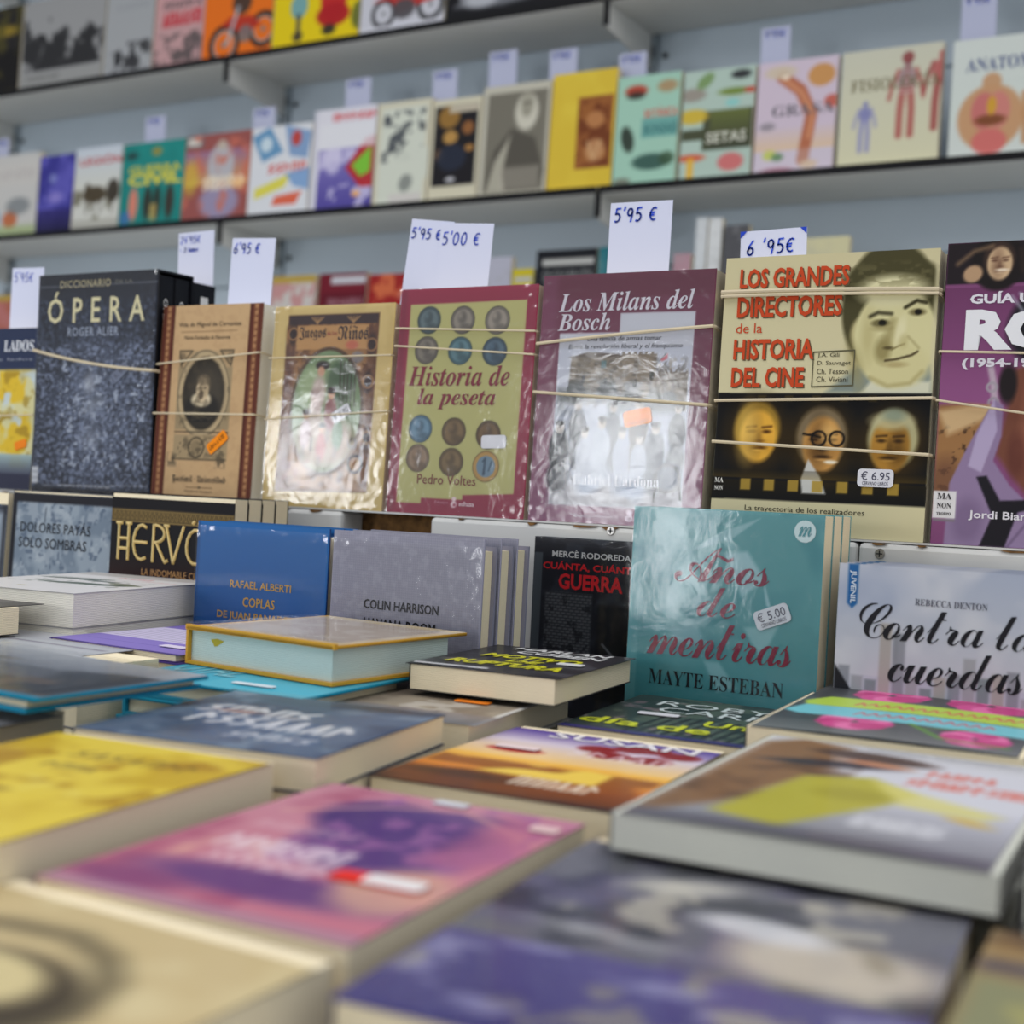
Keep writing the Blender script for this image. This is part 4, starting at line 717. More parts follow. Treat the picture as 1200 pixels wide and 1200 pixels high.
# blue book with large white letters
A = Art(.15, .16, .0014, (96, 112, 136)); A.n(4, (66, 78, 102), .8, .45, .15); A.n(6, (140, 156, 172), .6, .58, .1); A.e(.42, .93, .22, .10, (58, 66, 88), .9, .05); A.e(.75, .95, .2, .06, (70, 64, 66), .8, .05); A.scrib(.12, .56, .62, .70, (222, 222, 224), 5, .95, .035); A.scrib(.2, .36, .9, .52, (226, 226, 228), 7, .95, .035); A.scrib(.5, .18, .86, .26, (222, 222, 226), 5, .9, .02); A.e(.3, .6, .1, .03, (150, 90, 70), .6, .03)
b = flat('slate blue paperback with large pale letters behind the yellow paperback', -.502, .600, 9, -.139, .150, .158, .018, A, spine=(60, 70, 92), low='slate blue paperback', wrap=73)
# dark landscape with teal boards
A = Art(.2, .13, .0014, (92, 98, 108)); A.g(.6, 1, (120, 126, 136), (176, 180, 186), .9); A.n(4, (52, 58, 66), .9, .45, .1, (0, .05, 1, .75), sx=.3); A.n(5, (126, 108, 96), .6, .58, .1, (.4, 0, 1, .5)); A.e(.1, .4, .1, .12, (190, 196, 200), .7, .08); A.l([(0, .01), (1, .01)], .03, (0, 134, 170), 1)
b = flat('shrink-wrapped book with teal boards and a dark landscape at the left', -.672, .560, -1, -.1225, .186, .132, .009, A, stack=False, spine=(0, 132, 168), hard=True, wrap=79)
# cyan hardcover
A = Art(.155, .145, .0014, (44, 158, 186)); A.g(0, 1, (52, 168, 196), (34, 140, 172), .8); A.r(.42, 0, 1, 1, (96, 186, 206), .35, .01)
CYB = flat('bright cyan hardcover under the gilt-edged book', -.619, .735, 3, -.1388, .144, .132, .013, A, spine=(20, 140, 172), hard=True, low='bright cyan hardcover')
text(CYB, 'title', 'OTAZ', (.02, .30, .42, .62), (120, 190, 206)); sticker(CYB, .66, .16, .034, .007, (214, 222, 228), 0, None)
A = Art(.16, .14, .003, (176, 180, 186)); A.r(.0, .5, .95, .53, (120, 116, 132)); A.g(.6, 1, (170, 172, 180), (188, 190, 194)); A.r(0, 0, 1, .2, (150, 152, 158))
b = flat('pale grey book at the left edge in front of the violet back cover', -.828, .679, 0, -.1335, .246, .076, .0205, A, spine=(140, 140, 150), low='pale grey book at the left edge'); sticker(b, .86, .4, .03, .008, (222, 224, 230), 0, None)
# violet back cover with a text panel
A = Art(.14, .17, .0010, (132, 116, 188)); A.g(.55, 1, (124, 106, 178), (98, 84, 150), .8); A.r(0, .30, 1, .72, (196, 188, 214)); A.r(0, .0, 1, .02, (60, 50, 110))
for k in range(8): A.l([(.08, .34+k*.045), (.9-.1*(k % 3), .34+k*.045)], .007, (96, 88, 120), .9)
for k in range(3): A.l([(.35, .80+k*.04), (.8, .80+k*.04)], .006, (176, 164, 214), .8)
A.l([(.1, .16), (.8, .16)], .006, (80, 64, 140), .7)
b = flat('violet back cover with a pale text panel, beside the gilt-edged book', -.770, .817, -1, -.1325, .135, .168, .0055, A, spine=(100, 80, 160), low='violet back cover book', m=PRINTM); sticker(b, .78, .17, .026, .010, (214, 206, 226), 0, None)
# gilt book with pale blue-green page edges
A = Art(.145, .15, .0014, (190, 170, 132)); A.n(6, (206, 190, 160), .6, .5, .2); A.r(.0, .0, 1, .05, (214, 160, 50)); A.r(0, 0, .03, 1, (214, 160, 50)); A.r(.06, .12, .95, .9, (168, 156, 150), .8, .02); A.n(9, (196, 190, 184), .5, .55, .1)
b = flat('thick gilt-edged hardcover with pale green page edges lying askew', -.6195, .796, -5, -.1105, .146, .134, .0275, A, stack=False, spine=(208, 156, 56), back=(206, 154, 52), hard=True, pages=mat('paper_edge_green', base=(196, 212, 206), rough=.6, stripes=230), wrap=83)
pb = box('gilt_edge', (-.074, -.0012, .0), (.074, .0026, .0032), ink((214, 160, 54)), b); mesh('stain', [(-.05, .0080, .0033), (-.046, .0130, .0033), (-.043, .0124, .0033), (-.036, .0082, .0033), (-.043, .0070, .0033)], [(0, 1, 2, 3, 4)], ink((176, 160, 50)), b)
# black book with yellow letters
A = Art(.118, .15, .0010, (40, 40, 44)); A.n(6, (74, 74, 80), .7, .5, .15); A.n(5, (150, 146, 138), .5, .66, .08, (0, 0, .6, .4)); A.e(.2, .3, .14, .08, (150, 140, 126), .6, .06)
b = flat('black paperback with yellow capitals lying at the foot of the brick wall book', -.482, .862, 5, -.125, .112, .148, .0185, A, stack=False, spine=(40, 40, 44))
for s_, bx, c in (('HARLAN', (.18, .86, .9, .96), (206, 206, 206)), ('COBEN', (.28, .72, .92, .83), (206, 206, 206)), ('MOTIVO', (.16, .50, .86, .64), (206, 202, 40)), ('DE', (.42, .38, .66, .47), (206, 202, 40)), ('RUPTURA', (.10, .20, .90, .34), (206, 202, 40))): text(b, 'title', s_, bx, c, 'sansb', .02, shear=.12)
sticker(b, .84, .47, .02, .010, (206, 206, 206), 0, None); mesh('cover_strap', [((u-.5)*.117, -.0006, v*.15) for u, v in ((.02, .03), (.5, .05), (.5, .09), (.02, .07))], [(0, 1, 2, 3)], ink((206, 206, 210)), b)
A = Art(.13, .18, .0012, (150, 138, 122)); A.n(4, (112, 100, 88), .8, .45, .2); A.n(6, (190, 184, 176), .7, .58, .1); A.r(0, .915, 1, 1, (206, 204, 200)); A.e(.5, .75, .2, .06, (176, 164, 150), .8, .04); A.ring(.52, .78, .09, .012, (90, 84, 78), .8); A.l([(.1, .7), (.9, .72)], .02, (128, 108, 84), .7, .02); A.r(0, 0, .03, 1, (206, 204, 200)); A.r(.97, 0, 1, 1, (206, 204, 200)); A.g(.2, 0, (120, 110, 110), (70, 80, 100), .7)
b = flat('brownish city engraving book with a white top band and an orange sticker', -.507, .792, 7, -.1475, .122, .178, .020, A, spine=(190, 186, 180), low='brownish city engraving book'); text(b, 'title', "L'ILLUSTRATION", (.2, .935, .86, .975), (70, 66, 64), 'sb')
sticker(b, .72, .45, .026, .011, (240, 132, 40), 0, None)
# sunset cover
A = Art(.14, .185, .0012, (226, 190, 150)); A.g(.78, 1, (214, 200, 214), (86, 66, 150)); A.g(.5, .78, (240, 196, 120), (214, 200, 214)); A.g(.2, .5, (206, 110, 30), (244, 190, 80)); A.g(0, .2, (48, 30, 30), (180, 90, 30)); A.n(4, (120, 60, 20), .7, .55, .1, (0, 0, 1, .45), sx=.5); A.n(4, (248, 216, 90), .9, .52, .1, (.1, .25, .8, .5), sx=.6); A.e(.25, .18, .3, .08, (60, 36, 26), .8, .08)
for u, v in ((.66, .86), (.52, .80), (.80, .72), (.74, .88), (.88, .84), (.62, .72)): A.e(u, v, .09, .075, (136, 22, 28), .95, .03)
A.e(.23, .62, .13, .055, (176, 40, 40), .95, .02); A.scrib(.44, .66, .9, .74, (230, 214, 220), 5, .8, .018); A.scrib(.48, .16, .84, .26, (236, 226, 210), 6, .85, .02)
b = flat('sunset-coloured paperback with dark red flowers and white capitals', -.359, .690, 4.5, -.1565, .140, .195, .020, A, spine=(80, 50, 60), low='sunset-coloured flower paperback')
text(b, 'title', 'SUSAN', (.22, .84, .92, .94), (232, 226, 230), 'sansb'); sticker(b, .23, .61, .028, .010, (226, 206, 206), 0, None)
# dark green striped cover
A = Art(.145, .17, .0012, (46, 58, 56)); A.n(6, (84, 98, 84), .7, .5, .12); A.n(12, (150, 120, 130), .5, .68, .05)
for k in range(12): A.l([(.3+k*.06, .05), (.34+k*.06, .5)], .022, (20, 20, 26), .8)
A.r(0, 0, 1, .06, (52, 44, 110), .9, .03)
b = flat('dark green paperback with white outlined and lime letters in front of the teal book', -.350, .874, 5, -.1545, .145, .158, .020, A, spine=(40, 44, 50), low='dark green paperback with lime letters')
text(b, 'title', 'ROBYN', (.18, .80, .95, .93), (196, 206, 206), 'sans', .0); text(b, 'title', 'CARR', (.24, .62, .82, .76), (196, 206, 206), 'sans', .0); text(b, 'title', 'Un', (.56, .36, .78, .50), (198, 206, 44), 'sansb'); text(b, 'title', 'día de', (.02, .16, .66, .32), (198, 206, 44), 'sansb'); sticker(b, .30, .52, .03, .010, (206, 206, 212), 4, None)
# yellow skirt cover
A = Art(.152, .235, .0014, (206, 206, 214)); A.g(.0, .45, (120, 120, 128), (200, 200, 210)); A.g(.86, 1, (206, 206, 212), (176, 176, 178), .7); A.p([(0, .02), (0, .9), (.12, 1), (.3, .95), (.35, .6), (.2, .2)], (126, 86, 50), .9, .08); A.n(4, (90, 62, 44), .7, .5, .12, (0, .1, .45, .9)); A.e(.42, .86, .22, .09, (76, 56, 48), .95, .04, -8); A.e(.32, .72, .22, .06, (50, 44, 54), .9, .04, 12)
A.e(.46, .78, .12, .04, (196, 130, 90), .9, .03, -10); A.p([(.2, .12), (.42, .06), (.62, .36), (.68, .5), (.5, .62), (.3, .55)], (176, 168, 50), .95, .05); A.p([(.5, .60), (.68, .52), (.95, .42), (.9, .36), (.66, .38)], (214, 206, 120), .8, .05); A.e(.5, .42, .12, .1, (150, 140, 40), .5, .06); A.e(.87, .33, .07, .03, (206, 170, 60), .9, .03, -25); A.e(.70, .20, .17, .09, (160, 160, 168), .8, .03); A.scrib(.58, .16, .84, .25, (206, 206, 212), 8, .8, .018); A.r(0, 0, 1, .07, (92, 88, 100), .9, .05)
A.scrib(.64, .72, .86, .79, (214, 110, 96), 6, .85, .016); A.scrib(.60, .60, .98, .68, (214, 110, 96), 9, .85, .018)
b = flat('grey paperback with a figure in a yellow skirt and coral letters, at the right', -.173, .648, 2.5, -.1365, .160, .240, .0165, A, spine=(150, 150, 146), low='grey yellow-skirt paperback', pages=PAGESG, shift=.048, warp=lambda U, V: .0016*np.sin(U*3.14)*(1-V))
text(b, 'author', 'TERESA CAMESELLE', (.36, .925, .92, .965), (196, 196, 200))
# peonies
A = Art(.15, .22, .0012, (66, 68, 72)); A.n(5, (92, 94, 96), .6, .5, .15); A.g(.2, 0, (80, 82, 84), (120, 122, 122), .8)
for u, v, r_ in ((.34, .84, .19), (.78, .84, .21), (.34, .24, .17), (.82, .18, .15)):
    for k in range(9 if r_ else 0): A.e(u+r_*.5*math.cos(k*.7), v+r_*.5*math.sin(k*.7), r_*.42, r_*.55, [(206, 74, 140), (226, 110, 166), (190, 56, 122)][k % 3], .95, .015)
A.p([(.02, .58), (.1, .70), (1, .68), (1, .48), (.05, .50)], (176, 206, 74), .97, .02); A.p([(.0, .36), (.05, .50), (1, .47), (1, .29), (.08, .31)], (116, 194, 206), .97, .02); A.l([(.55, .3), (.7, .12), (.95, .1)], .03, (90, 140, 50), .9, .01); A.l([(.6, .25), (.8, .33)], .02, (90, 140, 50), .9, .01)
for k in range(14): A.l([(.25+k*.052, .56+.02*(k % 2)), (.27+k*.052, .62), (.29+k*.052, .56)], .012, (206, 80, 90), .9)
for k in range(11): A.l([(.3+k*.052, .37), (.32+k*.052, .43), (.34+k*.052, .38)], .012, (206, 80, 90), .9)
b = flat('dark paperback with pink peonies and lime and cyan brush bands', -.204, .856, 4.5, -.1335, .156, .172, .0190, A, stack=False, spine=(70, 72, 76), warp=lambda U, V: .0012*np.sin(U*3.14))
# white plant cover, thick
A = Art(.15, .2, .0012, (214, 212, 212)); A.r(0, .84, 1, 1, (176, 172, 170), .9, .02); A.e(.3, .62, .25, .05, (96, 104, 96), .9, .01, 10); A.e(.5, .58, .2, .03, (70, 82, 76), .9, .01, -8); A.e(.6, .42, .30, .055, (74, 88, 76), .95, .01, 8); A.e(.8, .5, .14, .04, (96, 104, 84), .9, .01, -14); A.l([(.1, .35), (.4, .42), (.8, .38)], .012, (110, 120, 112), .9); A.l([(.06, .66), (.5, .7)], .01, (110, 118, 110), .9); A.n(20, (110, 116, 108), .6, .6, .05, (.15, .3, .9, .66)); A.scrib(.45, .76, .7, .81, (190, 60, 70), 4, .8, .01); A.scrib(.7, .70, .95, .73, (200, 120, 120), 5, .6, .008); A.e(.45, .15, .03, .02, (150, 140, 60), .8, .01)
b = flat('thick white paperback with green-grey birds standing proud of the left stacks', -.934, .853, 7, -.0998, .150, .200, .0285, A, spine=(180, 178, 176), low='thick white bird paperback', pages=PAGESW)
A = Art(.15, .14, .003, (52, 50, 52)); A.n(4, (84, 80, 78), .7, .5, .15); A.l([(.2, .4), (.9, .6)], .02, (130, 128, 124), .7, .02)
b = flat('dark-covered thick book at the left edge in front of the white bird paperback', -.940, .664, 3, -.1095, .160, .11, .0220, A, stack=False, spine=(50, 48, 50))
# ================================================================== shelf books
ZM, ZU, ZL = .691, 1.120, .255
GM, GU, GB = 'blurred books faced out on the middle shelf', 'blurred books faced out on the top shelf', 'book tops seen on the low shelf behind the back row'
SY = 2.715
_last = [-9]
def shelf_book(label, pl, pr, top, zb, art_fn, group, bg, y=SY, t=.020, htop=None, edge=None, hard=False, tpx=None):
    xl, xr = on_y((pl, 200), y).x, on_y((pr, 200), y).x
    # the verticals of the frame lean, so measure the sides at the height of the book's foot
    for _ in range(3):
        def px_of(x, z):
            c = RW.transposed() @ Vector((x, y, z)); return 600+FPX*c.x/-c.z, 600-FPX*c.y/-c.z
        fl = px_of(xl, zb)[1]; fr = px_of(xr, zb)[1]; xl, xr = on_y((pl, fl), y).x, on_y((pr, fr), y).x
    zt = htop if htop else on_y(((pl+pr)/2, top), y).z
    if xl < _last[0]+.0015 and xl > _last[0]-.08: xl = _last[0]+.0015
    _last[0] = xr
    w, h = xr-xl, zt-zb-.0002
    A = Art(w, h, .0028, bg); art_fn(A)
    b = book('book', label, w, h/math.cos(.05), t, A, ((xl+xr)/2, y, H+zb+.0002), (-.05, 0, 0), spine=edge or bg, group=group, hard=hard, m=PRINTM)
    return b
def a1(A): A.r(0, .62, 1, .9, (200, 196, 190), .8, .05); A.scrib(.3, .7, .95, .8, (170, 160, 160), 7, .5, .02); A.e(.1, .3, .1, .12, (206, 170, 90), .9, .04); A.e(.65, .2, .1, .08, (186, 100, 60), .9, .03); A.r(0, 0, 1, .12, (150, 170, 110), .7, .05); A.e(.75, .36, .16, .08, (110, 116, 120), .7, .04); A.e(.4, .22, .12, .1, (130, 170, 200), .7, .05)
def a2(A): A.n(3, (96, 92, 180), .9, .45, .15); A.e(.5, .45, .2, .1, (140, 130, 200), .9, .1); A.e(.4, .7, .1, .1, (150, 160, 210), .7, .08); A.g(.3, 0, (50, 44, 110), (26, 24, 50), .8)
def a3(A): A.g(.5, 1, (206, 206, 196), (196, 204, 214)); A.n(4, (96, 92, 72), .8, .5, .1, (0, .1, 1, .5)); A.e(.45, .42, .26, .13, (70, 60, 44), .95, .04); A.e(.85, .45, .14, .18, (60, 54, 46), .95, .04); A.e(.3, .5, .06, .08, (70, 60, 44), .9, .03); [A.l([(u, .36), (u, .2)], .03, (60, 52, 40), .9) for u in (.3, .45, .6, .85)]; A.r(0, 0, 1, .12, (170, 168, 158), .8, .04)
def a4(A): A.n(3, (36, 140, 132), .7, .5, .2); [A.e(u, .26, .07, .2, c, .95, .03) for u, c in ((.22, (220, 130, 110)), (.45, (50, 50, 44)), (.6, (46, 56, 50)), (.8, (60, 50, 44)))]; A.e(.55, .88, .08, .05, (170, 140, 60), .8, .03); A.r(.5, .05, .6, .25, (190, 160, 90), .8, .03); A.e(.15, .85, .1, .05, (40, 60, 60), .8, .03); A.e(.1, .1, .08, .08, (70, 110, 170), .8, .03)
def a5(A): A.g(.4, .8, (206, 150, 90), (150, 110, 140)); A.e(.56, .62, .2, .26, (180, 180, 186), .95, .05); A.e(.56, .86, .07, .06, (190, 176, 160), .9, .03); A.e(.56, .2, .3, .2, (150, 154, 190), .8, .06); A.r(0, .85, .27, 1, (120, 104, 106)); A.r(.03, .88, .22, .97, (206, 200, 190)); A.n(5, (200, 110, 90), .7, .58, .1); A.e(.1, .5, .12, .2, (206, 190, 60), .6, .08); A.scrib(.3, .36, .95, .48, (230, 214, 190), 6, .9, .05); A.e(.85, .4, .1, .06, (240, 190, 130), .8, .05)
def a6(A): A.p([(0, .9), (.3, 1), (.55, .7), (.2, .6)], (90, 140, 180), .9, .02); A.p([(.55, 1), (1, .9), (.95, .6), (.65, .65)], (120, 150, 190), .9, .02); A.p([(.1, .3), (.7, .45), (.6, .3), (.1, .18)], (216, 206, 70), .9, .02); A.e(.75, .84, .08, .1, (190, 60, 50), .9, .03); A.scrib(.3, .47, .95, .56, (206, 60, 50), 5, .9, .03); A.p([(.45, .2), (.9, .24), (.8, .1), (.4, .1)], (216, 90, 60), .9, .02); A.p([(.6, .45), (1, .5), (1, .25), (.75, .3)], (110, 150, 200), .8, .02); A.e(.25, .8, .1, .1, (206, 220, 226), .9, .03)
def a7(A): A.r(0, 0, .06, 1, (200, 200, 210)); A.g(.0, .6, (66, 56, 140), (120, 110, 180), .9, .1); A.e(.35, .5, .14, .2, (206, 200, 226), .8, .06); A.n(5, (206, 200, 226), .8, .56, .08, (.1, 0, 1, .6)); A.p([(.55, .4), (.85, .68), (1, .7), (1, .2), (.8, .2)], (180, 44, 50), .95, .02); A.p([(.65, .42), (.95, .6), (.95, .35), (.8, .3)], (120, 196, 60), .95, .02); A.e(.75, .14, .06, .04, (240, 170, 90), .9, .03); A.scrib(.3, .88, 1, .94, (206, 60, 60), 7, .8, .03); A.r(.1, .6, 1, .85, (222, 222, 226), .8, .05)
def a8(A): A.r(.08, .0, .92, .94, (206, 210, 196)); A.n(7, (70, 74, 80), .9, .45, .1, (.1, .4, .92, .92)); A.e(.75, .38, .45, .28, (206, 210, 196), .95, .06); A.e(.6, .2, .12, .14, (120, 124, 120), .8, .05, -30); A.r(.3, .0, .9, .1, (200, 190, 190), .6, .04)
def a9(A): A.r(.06, .14, .94, .93, (30, 28, 32)); A.e(.35, .82, .22, .2, (176, 130, 60), .8, .06); A.e(.4, .62, .15, .12, (196, 150, 80), .9, .04); A.e(.75, .7, .12, .12, (170, 110, 60), .8, .05); A.e(.2, .45, .1, .1, (180, 130, 80), .6, .05); A.e(.8, .5, .1, .06, (180, 130, 70), .9, .03); A.e(.45, .42, .3, .24, (40, 46, 62), .9, .06); A.r(.35, .86, .94, .93, (190, 180, 160)); A.e(.45, .2, .1, .04, (206, 206, 210), .9, .02)
def a10(A): A.r(.07, .03, .96, .93, (120, 116, 104)); [A.l([(.12+k*.09, .05), (.12+k*.09, .9)], .03, (104, 100, 90), .7, .03) for k in range(9)]; A.p([(.1, .05), (.2, .4), (.45, .6), (.8, .5), (.96, .2), (.9, .05)], (84, 80, 72), .95, .04); A.p([(.12, .04), (.22, .3), (.45, .55), (.35, .2), (.4, .04)], (190, 186, 168), .8, .04); A.e(.66, .74, .17, .24, (206, 202, 186), .95, .05); A.e(.66, .80, .10, .16, (150, 146, 130), .8, .04); A.l([(.6, .82), (.72, .82)], .02, (60, 56, 50), .8, .01); A.l([(.66, .8), (.66, .72)], .02, (90, 86, 76), .7, .01); A.r(.3, .05, .9, .25, (176, 170, 156), .5, .06)
def a11(A): A.n(2, (222, 196, 70), .7, .5, .2); A.r(.42, .17, .97, .78, (150, 92, 48)); A.n(7, (110, 56, 30), .9, .5, .1, (.42, .17, .97, .78)); A.e(.70, .58, .14, .12, (186, 128, 80), .9, .04); A.e(.72, .32, .15, .16, (200, 150, 104), .8, .05); A.l([(.6, .4), (.7, .25), (.8, .4)], .02, (224, 190, 140), .8)
def a12(A): A.r(.42, .42, 1, .6, (110, 166, 158)); A.e(.3, .86, .18, .09, (180, 60, 44), .9, .04); A.e(.3, .82, .14, .06, (40, 44, 40), .8, .04); A.e(.8, .88, .16, .09, (170, 130, 90), .8, .05); A.e(.2, .42, .10, .2, (44, 52, 44), .9, .04, 15); A.e(.6, .2, .3, .12, (52, 84, 76), .9, .04); A.e(.15, .04, .14, .05, (120, 124, 110), .9, .03); A.e(.85, .22, .12, .1, (60, 84, 60), .8, .04)
def a13(A): A.r(.3, .26, 1, .62, (74, 78, 58)); A.g(.62, .26, (110, 120, 60), (60, 62, 52), .8, .4, .95); A.r(0, .36, .32, .46, (74, 78, 58)); A.e(.15, .58, .22, .1, (206, 176, 60), .95, .04); A.e(.12, .78, .2, .09, (150, 140, 130), .9, .04); A.e(.3, .9, .14, .08, (110, 140, 80), .8, .03, 40); A.e(.8, .93, .14, .06, (40, 40, 44), .9, .03); A.e(.72, .78, .22, .05, (110, 130, 50), .9, .03); A.e(.95, .78, .1, .04, (190, 70, 50), .9, .02); A.e(.15, .2, .2, .05, (206, 90, 60), .95, .03); A.r(.1, 0, .2, .2, (226, 176, 60), .9, .03); A.e(.72, .14, .18, .12, (206, 106, 106), .9, .04); A.e(.7, .68, .1, .05, (130, 200, 196), .8, .03)
def a14(A): A.g(.2, .4, (222, 190, 150), (206, 190, 200), .8); A.l([(.3, .86), (.55, .72), (.7, .5), (.66, .3), (.62, .1)], .15, (178, 104, 74), .95, .03); A.l([(.32, .84), (.56, .70), (.72, .5), (.68, .3)], .05, (214, 150, 110), .8, .03); A.e(.8, .84, .17, .14, (200, 144, 84), .95, .03); A.e(.28, .9, .2, .08, (206, 190, 166), .9, .04); A.e(.35, .85, .05, .03, (240, 226, 206), .9, .02); A.e(.95, .6, .1, .08, (190, 80, 60), .8, .03); A.e(.2, .16, .09, .06, (190, 200, 60), .95, .02); A.e(.3, .14, .08, .05, (60, 110, 50), .9, .02); A.e(.7, .06, .11, .05, (214, 180, 140), .95, .03); A.e(.3, .02, .2, .04, (150, 70, 90), .8, .03); A.e(.15, .42, .1, .05, (130, 124, 130), .7, .03); A.r(0, .0, 1, .2, (206, 206, 214), .3, .05)
def body(A, u, v, s, c, c2, a=1):
    sk = lambda x, y: (u+x*s, v+y*s/A.asp); A.e(*sk(0, .86), .10*s, .12*s, c, a, .02); A.e(*sk(0, .45), .24*s, .32*s, c, a, .03)
    for k in (-1, 1): A.l([sk(k*.22, .68), sk(k*.36, .3), sk(k*.42, -.02)], .10*s, c2, a, .03); A.l([sk(k*.1, .2), sk(k*.14, -.3), sk(k*.14, -.95)], .17*s, c2, a, .03)
    A.l([sk(0, .75), sk(0, .2)], .05*s, c2, a*.7, .02)
def a15(A): A.g(0, 1, (214, 210, 176), (196, 196, 182), .7); body(A, .66, .56, .40, (150, 120, 122), (176, 104, 96)); [A.l([(.58, .60+k*.035), (.74, .60+k*.035)], .012, (200, 190, 190), .7) for k in range(6)]; A.e(.66, .9, .06, .06, (140, 70, 70), .9, .02); body(A, .26, .34, .26, (130, 132, 176), (150, 150, 186)); body(A, 1.0, .6, .4, (176, 80, 80), (150, 60, 60), .8)
def a16(A): A.g(.8, .3, (206, 212, 206), (206, 214, 206)); A.e(.42, .32, .34, .36, (196, 150, 110), .98, .04); A.e(.42, .62, .1, .1, (196, 150, 110), .95, .03); A.e(.35, .38, .13, .2, (196, 110, 110), .9, .03); A.e(.5, .38, .12, .2, (204, 126, 120), .9, .03); A.e(.42, .3, .16, .06, (120, 70, 40), .9, .03); A.e(.42, .12, .18, .14, (206, 110, 106), .95, .03); A.e(.43, .42, .05, .1, (206, 160, 50), .9, .02); A.l([(.76, .5), (.78, .1)], .06, (190, 140, 96), .9, .03); A.p([(.82, .2), (.9, .36), (1, .36), (1, .0), (.82, .0)], (150, 36, 50), .95, .03); A.l([(.3, .62), (.9, .62)], .003, (150, 160, 160), .3)
MID = [('pale book with small coloured figures at the far left of the middle shelf', -45, 40, 182, a1, (196, 194, 190)), ('deep blue galaxy book on the middle shelf', 41, 82, 181, a2, (58, 56, 140)), ('white book with red lettering and horses on the middle shelf', 83, 137, 171, a3, (206, 206, 198)),
       ('teal book with yellow capitals on the middle shelf', 138, 211, 165, a4, (32, 128, 122)), ('reddish book with a crowned white figure on the middle shelf', 212, 288, 155, a5, (150, 84, 80)), ('white comic-style book on the middle shelf', 289, 359, 146, a6, (214, 216, 220)),
       ('white and violet book with a red and green swirl on the middle shelf', 361, 434, 125, a7, (216, 214, 222)), ('cream-framed book with a grey halftone picture on the middle shelf', 436, 498, 117, a8, (206, 202, 180)), ('cream-framed book with dark golden painting on the middle shelf', 500, 557, 114, a9, (206, 200, 176)),
       ('grey book with the portrait of a bearded old man on the middle shelf', 559, 638, 97, a10, (190, 186, 170)), ('bright yellow book with a brown inset picture on the middle shelf', 640, 715, 82, a11, (214, 184, 60)), ('mint green book with trees and red lettering on the middle shelf', 717, 790, 86, a12, (160, 200, 180)),
       ('green mushroom guide on the middle shelf', 795, 878, 79, a13, (176, 196, 184)), ('lilac book with a curved brown strip picture on the middle shelf', 882, 975, 68, a14, (206, 190, 204)), ('cream physiology atlas with standing bodies on the middle shelf', 980, 1098, 54, a15, (206, 202, 172)), ('white anatomy atlas with a torso at the right edge of the middle shelf', 1110, 1225, 40, a16, (206, 212, 206))]
SB = {}
for q in MID: SB[q[1]] = shelf_book(q[0], q[1], q[2], q[3], ZM, q[4], GM, q[5], edge={1110: (44, 44, 110), 980: (176, 172, 150)}.get(q[1]))
text(SB[83], 'title', 'LEGIÓN', (.1, .78, 1.0, .9), (190, 50, 50), 'sansb'); text(SB[138], 'title', 'GUERRA', (.12, .62, .95, .72), (206, 200, 60), 'sansb'); text(SB[138], 'title', 'CIVIL', (.12, .48, .98, .62), (214, 206, 70), 'sansb', .02)
text(SB[717], 'title', 'BOTÁNICA', (.46, .6, .98, .7), (206, 90, 80), 'sansb'); text(SB[717], 'title', 'BONSAIS', (.46, .45, .98, .54), (60, 120, 120), 'sansb'); text(SB[795], 'title', 'SETAS', (.36, .32, .92, .42), (206, 206, 190), 'sansb'); text(SB[882], 'title', 'GRASA', (.2, .5, .98, .6), (100, 96, 104), 'sb')
text(SB[980], 'title', 'FISIOLOGÍA', (.1, .64, .98, .78), (120, 110, 80), 'sb'); text(SB[1110], 'title', 'ANATOMÍA', (.14, .72, 1.0, .86), (60, 76, 130), 'sb')
_last[0] = -9
def u1(A): A.r(.0, .0, 1, .5, (22, 20, 20)); A.e(.5, .72, .5, .08, (150, 126, 40), .9, .05); A.n(5, (80, 74, 30), .7, .55, .1)
def u2(A): A.n(6, (40, 40, 42), .95, .44, .12, (0, .18, 1, .8)); A.r(0, .03, 1, .17, (150, 150, 148)); A.scrib(.08, .1, .5, .13, (70, 70, 70), 9, .8, .01); A.r(.05, 0, 1, .03, (44, 42, 34))
def u3(A): A.r(0, .3, 1, 1, (160, 162, 164)); A.n(6, (60, 60, 62), .95, .5, .1, (.1, .03, 1, .36)); A.e(.3, .18, .08, .13, (40, 40, 44), .95, .03); A.e(.6, .18, .06, .12, (50, 50, 54), .95, .03); A.scrib(.2, .7, .9, .76, (120, 124, 130), 7, .6, .012)
def u4(A): A.r(0, .5, 1, 1, (196, 150, 150)); A.n(6, (90, 80, 80), .9, .48, .1, (0, .02, 1, .36)); A.scrib(.15, .44, .95, .56, (190, 50, 60), 6, .95, .05); A.scrib(.15, .62, .95, .68, (60, 60, 64), 6, .8, .03)
def wheel(A, u, v, r): A.ring(u, v, r, r*.3, (30, 30, 32)); A.ring(u, v, r*.75, r*.12, (150, 150, 156)); A.e(u, v, r*.2, r*.2, (120, 120, 124), .9, .02)
def u5(A): wheel(A, .32, .14, .2); wheel(A, .88, .24, .18); A.p([(.25, .34), (.4, .42), (.7, .4), (.85, .3), (.6, .2), (.45, .28)], (176, 50, 36), .95, .02); A.e(.55, .55, .14, .14, (60, 50, 48), .9, .04); A.l([(.36, .14), (.5, .5)], .05, (170, 170, 176), .9, .02); A.e(.62, .22, .1, .1, (120, 110, 110), .9, .03)
